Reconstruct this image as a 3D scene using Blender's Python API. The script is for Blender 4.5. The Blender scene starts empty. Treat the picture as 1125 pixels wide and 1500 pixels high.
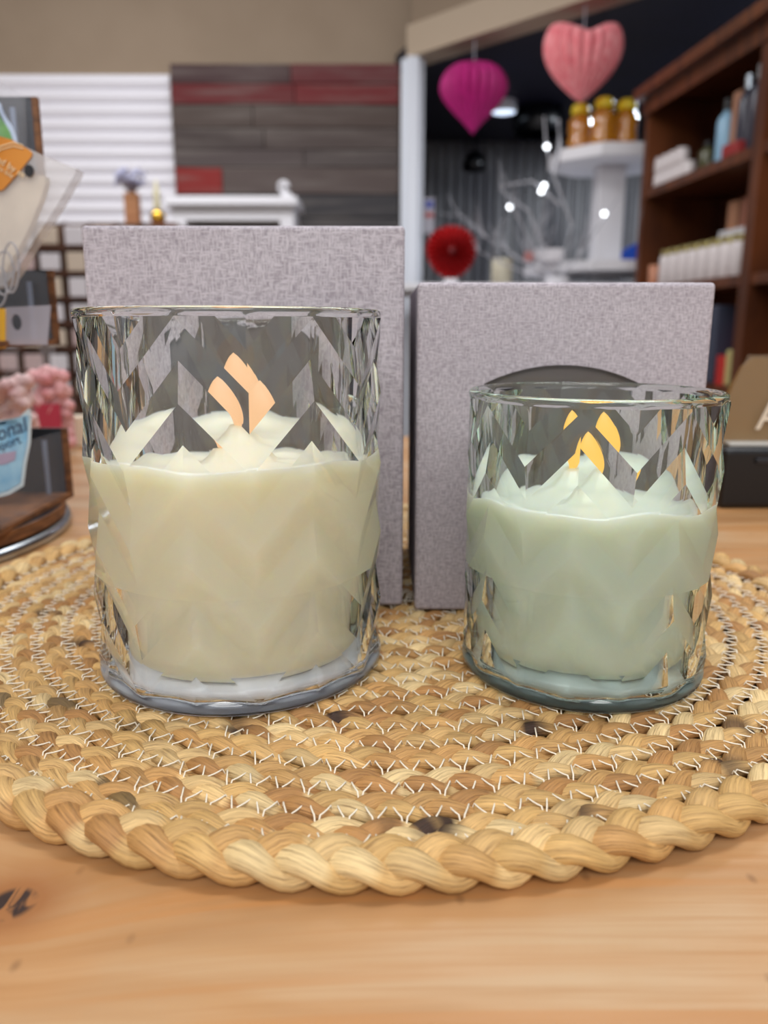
import bpy, bmesh, math, random
import numpy as np
from mathutils import Vector, Matrix
random.seed(4)
PI = math.pi
S = bpy.context.scene
C = S.collection

# ------------------------------------------------------------------ camera calibration (metres, counter top at z=0)
FPX, PITCH, ROLL, CAMH = 1163.09, .22631, .00148, .12136

def U(px, py, Y):
    """world point at distance Y in front of the camera that the photo shows at px,py"""
    X = px - 562.5; V = py - 750
    c, s = math.cos(-ROLL), math.sin(-ROLL)
    X, V = c*X - s*V, s*X + c*V
    d = Vector((X, FPX*math.cos(PITCH) - V*math.sin(PITCH), -FPX*math.sin(PITCH) - V*math.cos(PITCH)))
    p = d * (Y / d.y)
    return Vector((p.x, p.y, p.z + CAMH))

cam = bpy.data.cameras.new('camera'); camo = bpy.data.objects.new('camera', cam); C.objects.link(camo)
camo.location = (0, 0, CAMH)
camo.rotation_euler = (Matrix.Rotation(0, 3, 'Z') @ Matrix.Rotation(PI/2 - PITCH, 3, 'X') @ Matrix.Rotation(ROLL, 3, 'Z')).to_euler()
cam.sensor_fit = 'VERTICAL'; cam.sensor_height = 36; cam.lens = FPX/1500*36
cam.clip_start = .01; cam.clip_end = 60
cam.dof.use_dof = True; cam.dof.focus_distance = .230; cam.dof.aperture_fstop = cam.lens/2.5; cam.dof.aperture_blades = 0
S.camera = camo
S.view_settings.view_transform = 'Standard'; S.view_settings.look = 'None'
S.view_settings.gamma = 1; S.view_settings.use_curve_mapping = False
S.view_settings.exposure = 0.0
S.cycles.max_bounces = 24; S.cycles.transmission_bounces = 20; S.cycles.glossy_bounces = 10
S.cycles.diffuse_bounces = 4; S.cycles.transparent_max_bounces = 16
S.cycles.caustics_refractive = True; S.cycles.caustics_reflective = True
S.cycles.sample_clamp_indirect = 6; S.cycles.blur_glossy = .6

# ------------------------------------------------------------------ helpers
def srgb(r, g, b):
    f = lambda v: (v/255/12.92) if v/255 <= .04045 else ((v/255+.055)/1.055)**2.4
    return (f(r), f(g), f(b), 1)

class NT:
    def __init__(s, m): s.t = m.node_tree; s.n = s.t.nodes; s.l = s.t.links
    def a(s, typ, **k):
        n = s.n.new(typ)
        for q, v in k.items():
            if q in n.bl_rna.properties and q not in n.inputs: setattr(n, q, v)
            else: n.inputs[q.replace('_', ' ') if q.replace('_', ' ') in n.inputs else q].default_value = v
        return n
    def c(s, o, i): s.l.new(o, i)

def mat(name, col, rough=.5, metal=0, **k):
    m = bpy.data.materials.new(name); m.use_nodes = True
    b = m.node_tree.nodes['Principled BSDF']
    b.inputs['Base Color'].default_value = col; b.inputs['Roughness'].default_value = rough; b.inputs['Metallic'].default_value = metal
    for q, v in k.items(): b.inputs[q.replace('_', ' ')].default_value = v
    return m

def noisy(name, c1, c2, scale=(8, 8, 8), rough=.5, bump=0, nscale=1, detail=4, contrast=(.35, .65), **k):
    """two-tone procedural noise material"""
    m = mat(name, c1, rough, **k); t = NT(m); b = t.n['Principled BSDF']
    tc = t.a('ShaderNodeTexCoord'); mp = t.a('ShaderNodeMapping'); mp.inputs['Scale'].default_value = scale
    t.c(tc.outputs['Object'], mp.inputs['Vector'])
    n = t.a('ShaderNodeTexNoise'); n.inputs['Scale'].default_value = nscale; n.inputs['Detail'].default_value = detail
    t.c(mp.outputs['Vector'], n.inputs['Vector'])
    r = t.a('ShaderNodeValToRGB'); r.color_ramp.elements[0].position = contrast[0]; r.color_ramp.elements[1].position = contrast[1]
    r.color_ramp.elements[0].color = c1; r.color_ramp.elements[1].color = c2
    t.c(n.outputs['Fac'], r.inputs['Fac']); t.c(r.outputs['Color'], b.inputs['Base Color'])
    if bump:
        bp = t.a('ShaderNodeBump'); bp.inputs['Strength'].default_value = bump; bp.inputs['Distance'].default_value = .001
        t.c(n.outputs['Fac'], bp.inputs['Height']); t.c(bp.outputs['Normal'], b.inputs['Normal'])
    return m

def tag(o, label=None, cat=None, group=None, kind=None):
    if label: o['label'] = label
    if cat: o['category'] = cat
    if group: o['group'] = group
    if kind: o['kind'] = kind
    return o

def empty(name, loc, rz=0, label=None, cat=None, group=None):
    o = bpy.data.objects.new(name, None); C.objects.link(o); o.location = loc; o.rotation_euler = (0, 0, rz)
    o.empty_display_size = .02
    return tag(o, label, cat, group)

def link(name, bm, m=None, parent=None, smooth=False, loc=None):
    me = bpy.data.meshes.new(name)
    if isinstance(bm, bmesh.types.BMesh):
        bmesh.ops.recalc_face_normals(bm, faces=bm.faces); bm.to_mesh(me); bm.free()
    o = bpy.data.objects.new(name, me); C.objects.link(o)
    if m:
        for q in (m if isinstance(m, (list, tuple)) else [m]): me.materials.append(q)
    if smooth:
        for p in me.polygons: p.use_smooth = True
    if parent: o.parent = parent
    if loc is not None: o.location = loc
    return o

def base_origin(o):
    """put a single mesh thing's origin at the bottom centre of its mesh"""
    co = [v.co for v in o.data.vertices]
    c = Vector(((min(v.x for v in co)+max(v.x for v in co))/2, (min(v.y for v in co)+max(v.y for v in co))/2, min(v.z for v in co)))
    for v in o.data.vertices: v.co -= c
    o.location = o.location + c
    return o

def box(bm, c, s, bev=0, rot=None, seg=2, mi=0):
    r = bmesh.ops.create_cube(bm, size=1); vs = r['verts']
    bmesh.ops.scale(bm, vec=s, verts=vs)
    if bev:
        es = list({e for v in vs for e in v.link_edges})
        q = bmesh.ops.bevel(bm, geom=es, offset=bev, segments=seg, affect='EDGES', profile=.5)
        vs = list({v for f in q['faces'] for v in f.verts} | {v for v in vs if v.is_valid})
    if rot: bmesh.ops.rotate(bm, verts=vs, cent=(0, 0, 0), matrix=rot)
    bmesh.ops.translate(bm, verts=vs, vec=c)
    if mi:
        for f in {f for v in vs for f in v.link_faces}: f.material_index = mi
    return vs

def B(c, s, bev=0, rot=None, seg=2):
    bm = bmesh.new(); box(bm, c, s, bev, rot, seg); return bm

def lathe(bm, prof, n=32, c=(0, 0, 0), mi=0, closed=False):
    """prof: list of (r,z)"""
    rings = []
    for r, z in prof:
        if r < 1e-6: rings.append([bm.verts.new((c[0], c[1], c[2]+z))])
        else: rings.append([bm.verts.new((c[0]+r*math.cos(2*PI*i/n), c[1]+r*math.sin(2*PI*i/n), c[2]+z)) for i in range(n)])
    seq = list(zip(rings, rings[1:])) + ([(rings[-1], rings[0])] if closed else [])
    for A, D in seq:
        for i in range(n):
            j = (i+1) % n
            if len(A) == 1 and len(D) == 1: break
            if len(A) == 1: f = bm.faces.new((A[0], D[i], D[j]))
            elif len(D) == 1: f = bm.faces.new((A[i], A[j], D[0]))
            else: f = bm.faces.new((A[i], A[j], D[j], D[i]))
            f.material_index = mi
    return bm

def tube(bm, pts, r, n=8, mi=0, taper=None):
    pts = [Vector(p) for p in pts]; rings = []
    up = Vector((0, 0, 1))
    for i, p in enumerate(pts):
        t = (pts[min(i+1, len(pts)-1)] - pts[max(i-1, 0)]).normalized()
        a = t.cross(up)
        if a.length < 1e-3: a = t.cross(Vector((1, 0, 0)))
        a.normalize(); b = t.cross(a)
        rr = r if taper is None else r*(1 + (taper-1)*i/(len(pts)-1))
        rings.append([bm.verts.new(p + rr*(math.cos(2*PI*k/n)*a + math.sin(2*PI*k/n)*b)) for k in range(n)])
    for A, D in zip(rings, rings[1:]):
        for k in range(n):
            f = bm.faces.new((A[k], A[(k+1) % n], D[(k+1) % n], D[k])); f.material_index = mi
    bm.faces.new(rings[0][::-1]).material_index = mi; bm.faces.new(rings[-1]).material_index = mi
    return bm

def poly_slab(pts, n, th):
    """closed outline of 3D points (planar), extruded th along n"""
    bm = bmesh.new(); n = Vector(n).normalized()*th
    A = [bm.verts.new(Vector(p)) for p in pts]; D = [bm.verts.new(Vector(p)+n) for p in pts]
    bm.faces.new(A); bm.faces.new(D[::-1])
    for i in range(len(pts)):
        j = (i+1) % len(pts); bm.faces.new((A[j], A[i], D[i], D[j]))
    bmesh.ops.triangulate(bm, faces=[f for f in bm.faces if len(f.verts) > 4])
    return bm

def copy_tree(o, parent=None):
    c = o.copy(); C.objects.link(c)
    if parent: c.parent = parent
    for ch in [q for q in bpy.data.objects if q.parent == o]: copy_tree(ch, c)
    return c

def text_mesh(name, body, size, m, parent, M, ext=.0002, shear=0, align='LEFT'):
    cu = bpy.data.curves.new(name, 'FONT'); cu.body = body; cu.size = size; cu.extrude = ext; cu.shear = shear; cu.align_x = align
    t = bpy.data.objects.new('tmp', cu); C.objects.link(t)
    bpy.context.view_layer.update()
    me = bpy.data.meshes.new_from_object(t.evaluated_get(bpy.context.evaluated_depsgraph_get()))
    bpy.data.objects.remove(t); me.name = name
    me.transform(M); me.materials.clear(); me.materials.append(m)
    o = bpy.data.objects.new(name, me); C.objects.link(o); o.parent = parent
    return o

# ------------------------------------------------------------------ materials
def wood_table():
    m = mat('pine_wood', srgb(200, 150, 95), .38); t = NT(m); b = t.n['Principled BSDF']
    tc = t.a('ShaderNodeTexCoord')
    # distance from the knot, used to bend the grain around it
    kn = (-.0805, .1485)
    sub = t.a('ShaderNodeVectorMath', operation='SUBTRACT'); sub.inputs[1].default_value = (kn[0], kn[1], 0)
    t.c(tc.outputs['Object'], sub.inputs[0])
    sc = t.a('ShaderNodeVectorMath', operation='MULTIPLY'); sc.inputs[1].default_value = (105, 105, 0); t.c(sub.outputs[0], sc.inputs[0])
    ln = t.a('ShaderNodeVectorMath', operation='LENGTH'); t.c(sc.outputs[0], ln.inputs[0])
    gs = t.a('ShaderNodeMath', operation='MULTIPLY'); gs.inputs[1].default_value = -1.0; t.c(ln.outputs['Value'], gs.inputs[0])
    ex = t.a('ShaderNodeMath', operation='EXPONENT'); t.c(gs.outputs[0], ex.inputs[0])       # 1 at the knot
    sp = t.a('ShaderNodeSeparateXYZ'); t.c(tc.outputs['Object'], sp.inputs[0])
    pw_ = t.a('ShaderNodeMath', operation='POWER'); pw_.inputs[1].default_value = .35; t.c(ex.outputs[0], pw_.inputs[0])
    bend = t.a('ShaderNodeMath', operation='MULTIPLY_ADD'); bend.inputs[1].default_value = .022; t.c(pw_.outputs[0], bend.inputs[0]); t.c(sp.outputs['Y'], bend.inputs[2])
    cb = t.a('ShaderNodeCombineXYZ'); t.c(sp.outputs['X'], cb.inputs['X']); t.c(bend.outputs[0], cb.inputs['Y']); t.c(sp.outputs['Z'], cb.inputs['Z'])
    def nz(scale, det=4, dist=0):
        mp = t.a('ShaderNodeMapping'); mp.inputs['Scale'].default_value = scale; t.c(cb.outputs[0], mp.inputs['Vector'])
        n = t.a('ShaderNodeTexNoise'); n.inputs['Scale'].default_value = 1; n.inputs['Detail'].default_value = det; n.inputs['Distortion'].default_value = dist
        t.c(mp.outputs['Vector'], n.inputs['Vector']); return n
    broad = nz((5, 34, 5), 3, .8); fine = nz((14, 420, 14), 5); blot = nz((14, 17, 5), 4, .3); ring = nz((2.2, 80, 4), 2, .5)
    r1 = t.a('ShaderNodeValToRGB'); e = r1.color_ramp.elements
    e[0].position = .30; e[0].color = srgb(160, 117, 75); e[1].position = .68; e[1].color = srgb(196, 167, 132)
    k = e.new(.5); k.color = srgb(182, 141, 98)
    t.c(broad.outputs['Fac'], r1.inputs['Fac'])
    def mixc(fac, a, bcol, blend='MIX', f=None):
        mx = t.a('ShaderNodeMix', data_type='RGBA', blend_type=blend)
        if f is not None: mx.inputs[0].default_value = f
        else: t.c(fac, mx.inputs[0])
        t.c(a, mx.inputs[6])
        if isinstance(bcol, tuple): mx.inputs[7].default_value = bcol
        else: t.c(bcol, mx.inputs[7])
        return mx.outputs[2]
    def ramp(src, p0, p1, lo=0, hi=1):
        r = t.a('ShaderNodeMapRange'); r.inputs[1].default_value = p0; r.inputs[2].default_value = p1
        r.inputs[3].default_value = lo; r.inputs[4].default_value = hi; t.c(src, r.inputs[0]); return r.outputs[0]
    col = mixc(ramp(blot.outputs['Fac'], .48, .72, 0, .55), r1.outputs[0], srgb(192, 136, 80))
    col = mixc(ramp(fine.outputs['Fac'], .45, .72, 0, .5), col, srgb(170, 118, 66))
    col = mixc(ramp(ring.outputs['Fac'], .56, .62, 0, .6), col, srgb(182, 126, 72))
    # the knot: brown halo, then a dark split core
    col = mixc(ramp(ex.outputs[0], .16, .5, 0, .8), col, srgb(150, 94, 48))
    n2 = nz((240, 90, 50), 3, 1.2)
    mul = t.a('ShaderNodeMath', operation='MULTIPLY'); t.c(ramp(ex.outputs[0], .55, .66), mul.inputs[0]); t.c(ramp(n2.outputs['Fac'], .40, .50), mul.inputs[1])
    col = mixc(mul.outputs[0], col, srgb(52, 36, 30))
    # little worn specks and scratches
    mp = t.a('ShaderNodeMapping'); mp.inputs['Scale'].default_value = (95, 60, 60); mp.inputs['Rotation'].default_value = (0, 0, .6); t.c(tc.outputs['Object'], mp.inputs['Vector'])
    vo = t.a('ShaderNodeTexVoronoi'); vo.inputs['Scale'].default_value = .9; t.c(mp.outputs['Vector'], vo.inputs['Vector'])
    col = mixc(ramp(vo.outputs['Distance'], .03, .12, .55, 0), col, srgb(120, 84, 52))
    t.c(col, b.inputs['Base Color'])
    rr = ramp(fine.outputs['Fac'], .3, .7, .3, .48); t.c(rr, b.inputs['Roughness'])
    bp = t.a('ShaderNodeBump'); bp.inputs['Strength'].default_value = .25; bp.inputs['Distance'].default_value = .0004
    t.c(fine.outputs['Fac'], bp.inputs['Height']); t.c(bp.outputs['Normal'], b.inputs['Normal'])
    return m

def linen():
    m = mat('linen_paper', srgb(180, 172, 178), .75); t = NT(m); b = t.n['Principled BSDF']
    tc = t.a('ShaderNodeTexCoord')
    def nz(scale, d=2):
        mp = t.a('ShaderNodeMapping'); mp.inputs['Scale'].default_value = scale; t.c(tc.outputs['Object'], mp.inputs['Vector'])
        n = t.a('ShaderNodeTexNoise'); n.inputs['Scale'].default_value = 1; n.inputs['Detail'].default_value = d; t.c(mp.outputs['Vector'], n.inputs['Vector']); return n.outputs['Fac']
    v = nz((1900, 1900, 330)); h = nz((380, 380, 1900)); big = nz((30, 30, 45), 3)
    mx = t.a('ShaderNodeMath', operation='MAXIMUM'); t.c(v, mx.inputs[0]); t.c(h, mx.inputs[1])
    r = t.a('ShaderNodeValToRGB'); e = r.color_ramp.elements
    e[0].position = .40; e[0].color = srgb(150, 142, 149); e[1].position = .66; e[1].color = srgb(194, 187, 194)
    t.c(mx.outputs[0], r.inputs['Fac'])
    m2 = t.a('ShaderNodeMix', data_type='RGBA', blend_type='MULTIPLY'); m2.inputs[0].default_value = .2
    t.c(r.outputs[0], m2.inputs[6])
    r2 = t.a('ShaderNodeValToRGB'); r2.color_ramp.elements[0].position = .35; r2.color_ramp.elements[1].position = .65
    r2.color_ramp.elements[0].color = (.72, .68, .7, 1); r2.color_ramp.elements[1].color = (1, 1, 1, 1)
    t.c(big, r2.inputs['Fac']); t.c(r2.outputs[0], m2.inputs[7]); t.c(m2.outputs[2], b.inputs['Base Color'])
    bp = t.a('ShaderNodeBump'); bp.inputs['Strength'].default_value = .5; bp.inputs['Distance'].default_value = .0003
    t.c(mx.outputs[0], bp.inputs['Height']); t.c(bp.outputs['Normal'], b.inputs['Normal'])
    return m

def jute():
    m = mat('braided_jute', srgb(215, 175, 120), .55); t = NT(m); b = t.n['Principled BSDF']
    b.inputs['Sheen Weight'].default_value = .0
    at = t.a('ShaderNodeAttribute'); at.attribute_name = 'strand_colour'
    uv = t.a('ShaderNodeUVMap'); uv.uv_map = 'fibre'
    mp = t.a('ShaderNodeMapping'); mp.inputs['Scale'].default_value = (34, 1.3, 1); t.c(uv.outputs[0], mp.inputs['Vector'])
    n = t.a('ShaderNodeTexNoise'); n.inputs['Scale'].default_value = 1; n.inputs['Detail'].default_value = 5; n.inputs['Roughness'].default_value = .65; t.c(mp.outputs['Vector'], n.inputs['Vector'])
    r = t.a('ShaderNodeValToRGB'); e = r.color_ramp.elements
    e[0].position = .3; e[0].color = (.34, .26, .18, 1); e[1].position = .64; e[1].color = (1.2, 1.18, 1.12, 1)
    k = e.new(.46); k.color = (.88, .85, .8, 1)
    t.c(n.outputs['Fac'], r.inputs['Fac'])
    mx = t.a('ShaderNodeMix', data_type='RGBA', blend_type='MULTIPLY'); mx.inputs[0].default_value = .9
    t.c(at.outputs['Color'], mx.inputs[6]); t.c(r.outputs[0], mx.inputs[7]); t.c(mx.outputs[2], b.inputs['Base Color'])
    bp = t.a('ShaderNodeBump'); bp.inputs['Strength'].default_value = .8; bp.inputs['Distance'].default_value = .0007
    t.c(n.outputs['Fac'], bp.inputs['Height']); t.c(bp.outputs['Normal'], b.inputs['Normal'])
    return m

def glass_mat(name, col):
    m = bpy.data.materials.new(name); m.use_nodes = True; t = NT(m); t.n.remove(t.n['Principled BSDF'])
    g = t.a('ShaderNodeBsdfGlass'); g.inputs['IOR'].default_value = 1.5; g.inputs['Roughness'].default_value = 0
    g.inputs['Color'].default_value = col
    o = t.n['Material Output']; t.c(g.outputs[0], o.inputs['Surface'])
    return m

def film(name, col=(1, 1, 1, 1), alpha=.2, rough=.08):
    m = mat(name, col, rough); b = m.node_tree.nodes['Principled BSDF']; b.inputs['Alpha'].default_value = alpha
    return m

def emit(name, col, strength, base=None):
    m = mat(name, base or col, .5); b = m.node_tree.nodes['Principled BSDF']
    b.inputs['Emission Color'].default_value = col; b.inputs['Emission Strength'].default_value = strength
    return m

def wax(name, col, sub):
    m = mat(name, col, .42); b = m.node_tree.nodes['Principled BSDF']
    b.inputs['Subsurface Weight'].default_value = 1.0; b.inputs['Subsurface Radius'].default_value = (1, .85, .6); b.inputs['Subsurface Scale'].default_value = sub
    return m

M = {}
M['table'] = wood_table(); M['linen'] = linen(); M['jute'] = jute()
M['glassA'] = glass_mat('clear_glass', (.985, .993, .99, 1)); M['glassB'] = glass_mat('greenish_glass', (.965, .988, .98, 1))
M['waxA'] = wax('ivory_wax', srgb(246, 240, 214), .010); M['waxB'] = wax('pale_wax', srgb(222, 230, 212), .010)
M['pane'] = mat('dark_interior_pane', srgb(92, 86, 84), .12)  # shaded box interior, seen through clear film, is painted into this colour
M['thread'] = mat('white_thread', srgb(235, 225, 205), .6)
M['black'] = noisy('black_painted_board', srgb(22, 24, 30), srgb(34, 37, 44), (60, 60, 60), .35)
M['mdf'] = noisy('brown_cut_board_edge', srgb(96, 60, 34), srgb(140, 92, 54), (90, 90, 300), .6)
M['steel'] = mat('brushed_steel', srgb(190, 200, 210), .25, 1)
M['acrylic'] = film('clear_acrylic', srgb(215, 225, 240), .07, .05)
M['bagfilm'] = film('cellophane', srgb(225, 222, 222), .38, .15)
M['bagclear'] = film('thin_cellophane', srgb(235, 235, 240), .07, .1)
M['white'] = mat('white_paint', srgb(225, 224, 228), .45)
M['brownwood'] = noisy('reddish_brown_wood', srgb(66, 32, 14), srgb(108, 58, 28), (3, 40, 3), .4)
M['gold'] = mat('gold_film', srgb(116, 80, 16), .5, .1)
M['darkplastic'] = mat('dark_plastic', srgb(9, 11, 16), .3)

# ------------------------------------------------------------------ the setting
def struct(name, bm, m, **k):
    o = link(name, bm, m, **k); o['kind'] = 'structure'; return o

FZ = -.92
struct('floor', B((0, 2.6, FZ-.03), (7, 9.4, .06)), noisy('floor_boards', srgb(92, 74, 58), srgb(120, 98, 78), (2, 20, 1), .5))
struct('wall_back', B((-1.49, 4.95, .85), (3.42, .12, 3.54)), noisy('tan_wall_paint', srgb(150, 131, 110), srgb(156, 137, 116), (3, 3, 3), .8))
struct('wall_left', B((-3.06, 2.2, .85), (.12, 5.4, 3.54)), noisy('tan_side_wall_paint', srgb(150, 131, 110), srgb(156, 137, 116), (3, 3, 3), .8))
struct('wall_right', B((2.26, 3.0, .85), (.12, 7.2, 3.54)), noisy('slate_wall_paint', srgb(44, 46, 58), srgb(54, 56, 70), (2, 2, 2), .7))

# corrugated sheet wall far behind the opening
bm = bmesh.new(); prev = None; x = -.1
cols = []
while x < 2.2:
    y = 6.55 + .018*math.cos(x*2*PI/.076)
    cols.append((bm.verts.new((x, y, FZ)), bm.verts.new((x, y, 1.56)), bm.verts.new((x, 6.62, FZ)), bm.verts.new((x, 6.62, 1.56)))); x += .0095
for a, b_ in zip(cols, cols[1:]):
    bm.faces.new((a[0], b_[0], b_[1], a[1])); bm.faces.new((a[2], a[3], b_[3], b_[2]))
struct('wall_far', bm, noisy('grey_corrugated_metal', srgb(112, 112, 118), srgb(160, 160, 162), (6, 1, 1), .4, metal=.4), smooth=True)
struct('wall_side', B((-.0, 5.8, .3), (.1, 1.58, 2.4)), M['darkplastic'])
# dark ceiling over the back area and over the shelf side, its front edge behind the header
pl = [(.06, 4.86), (.13, 4.66), (1.3, 3.50), (2.2, 2.6), (2.2, 6.6), (.06, 6.6)]
struct('ceiling', poly_slab([(a, b_, 1.52) for a, b_ in pl], (0, 0, 1), .08), noisy('dark_navy_ceiling', srgb(28, 26, 40), srgb(34, 36, 62), (1.2, 1.2, 1), .6))
# header: box beam at 45 degrees
d = Vector((.7, -.714, 0)).normalized(); nrm = Vector((-d.y*-1, 0, 0))
nout = Vector((-.714, -.7, 0)).normalized()
p0 = Vector((.115, 4.62, 1.515)); L = 2.95
pts = [p0, p0 + nout*-.16, p0 + nout*-.16 + Vector((0, 0, 1)), p0 + Vector((0, 0, 1))]
struct('trim_1', poly_slab([p0, p0 - nout*.16, p0 - nout*.16 + Vector((0, 0, .155)), p0 + Vector((0, 0, .155))], d, L), mat('beige_header', srgb(178, 160, 138), .7))
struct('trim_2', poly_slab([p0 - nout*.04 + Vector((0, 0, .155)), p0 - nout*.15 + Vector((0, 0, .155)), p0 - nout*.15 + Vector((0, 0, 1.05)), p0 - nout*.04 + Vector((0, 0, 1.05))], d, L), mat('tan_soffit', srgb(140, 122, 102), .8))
# white post at the end of the wall
a = U(588, 105, 4.62); b_ = U(622, 105, 4.62)
bm = bmesh.new(); box(bm, ((a.x+b_.x)/2, 4.66, (1.515+FZ)/2), (b_.x-a.x, .08, 1.515-FZ), .006)
box(bm, ((a.x+b_.x)/2, 4.60, (1.515+FZ)/2), ((b_.x-a.x)*.55, .05, 1.515-FZ), .006)
struct('trim_3', bm, mat('white_post_paint', srgb(215, 220, 228), .3))

# slat wall panels
a = U(-60, 107, 4.86); b_ = U(247, 107, 4.86)
SX0, SX1, STOP = -2.95, b_.x, a.z
pitch = .0742
n_sl = int((STOP - FZ)/pitch)
bm = bmesh.new()
for i in range(n_sl):
    z1 = STOP - i*pitch; prof = [(0, 0), (-.011, -.003), (-.019, -.016), (-.023, -.032), (-.023, -.042), (-.017, -.058), (-.006, -.0705), (.004, -.0742)]
    rows = [[bm.verts.new((x_, 4.885+py_, z1+pz_)) for x_ in (SX0, SX1)] for py_, pz_ in prof]
    for r0, r1 in zip(rows, rows[1:]): bm.faces.new((r0[0], r0[1], r1[1], r1[0]))
    bm.faces.new([r[1] for r in rows]); bm.faces.new([r[0] for r in rows][::-1])
o = link('slat_wall_panel', bm, mat('white_slat_board', srgb(238, 236, 242), .4))
tag(o, 'white horizontal slat panel covering the lower left of the back wall', 'wall panel'); base_origin(o)

# reclaimed barn wood panel
a = U(247, 92, 4.7); b_ = U(586, 92, 4.7)
bm = bmesh.new(); cl = []
rowz = [U(400, q, 4.7).z for q in (92, 121, 152, 186, 218, 244, 284, 318, 352, 392, 430, 470, 520, 570)]
base_c = [(74, 52, 52), (104, 32, 34), (74, 62, 56), (70, 60, 56), (78, 68, 66), (84, 72, 68), (54, 52, 54), (60, 58, 60), (72, 62, 58), (90, 50, 46), (66, 60, 58), (74, 62, 58), (60, 58, 60)]
random.seed(9)
colors = []
for i in range(len(rowz)-1):
    z1, z0 = rowz[i], rowz[i+1]
    cuts = [a.x, a.x + (.26 if i == 5 else .42 + .5*random.random()), b_.x]
    for j in range(2):
        vs = box(bm, ((cuts[j]+cuts[j+1])/2, 4.74 - random.random()*.008, (z0+z1)/2), (cuts[j+1]-cuts[j]-.004, .05, z1-z0-.004), .002, seg=1)
        c = base_c[i]; v = random.uniform(.92, 1.08); c = tuple(min(255, q*v) for q in c)
        if i == 5 and j == 0: c = (128, 30, 26)
        if i == 0 and j == 1: c = (96, 40, 42)
        colors.append((set(f for q in vs for f in q.link_faces), c))
lay = bm.loops.layers.color.new('plank_colour')
for fs, c in colors:
    for f in fs:
        for l in f.loops: l[lay] = tuple(q/255 for q in c) + (1,)
mb = mat('weathered_barn_planks', srgb(90, 75, 70), .8); t = NT(mb)
at = t.a('ShaderNodeAttribute'); at.attribute_name = 'plank_colour'
tc = t.a('ShaderNodeTexCoord'); mp = t.a('ShaderNodeMapping'); mp.inputs['Scale'].default_value = (2.5, 8, 26); t.c(tc.outputs['Object'], mp.inputs[0])
nn = t.a('ShaderNodeTexNoise'); nn.inputs['Scale'].default_value = 1; nn.inputs['Detail'].default_value = 6; t.c(mp.outputs[0], nn.inputs[0])
mx = t.a('ShaderNodeMix', data_type='RGBA'); rr = t.a('ShaderNodeMapRange'); rr.inputs[1].default_value = .45; rr.inputs[2].default_value = .75; rr.inputs[4].default_value = .45
t.c(nn.outputs['Fac'], rr.inputs[0]); t.c(rr.outputs[0], mx.inputs[0]); t.c(at.outputs['Color'], mx.inputs[6]); mx.inputs[7].default_value = srgb(120, 112, 106)
t.c(mx.outputs[2], t.n['Principled BSDF'].inputs['Base Color'])
o = link('barn_wood_panel', bm, mb); tag(o, 'dark red and grey reclaimed barn wood plank panel on the back wall', 'wall panel'); base_origin(o)

# ------------------------------------------------------------------ counter
tb = empty('wooden_counter', (0, .44, FZ), 0, 'honey coloured pine counter top carrying the braided mat, knots in its boards', 'table')
o = link('counter_top', B((0, .435, -.02), (1.7, .97, .04), .003), M['table'], tb); o.location = (0, -.44, -FZ)
for sx in (-1, 1):
    for y in (.03, .84):
        link('leg', B((sx*.76, y-.44, (-.04-FZ)/2), (.07, .07, -.04-FZ), .004), M['table'], tb)
link('apron', B((0, .03-.44, -.09-FZ), (1.45, .03, .10), .003), M['table'], tb)
link('apron', B((0, .84-.44, -.09-FZ), (1.45, .03, .10), .003), M['table'], tb)

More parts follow.
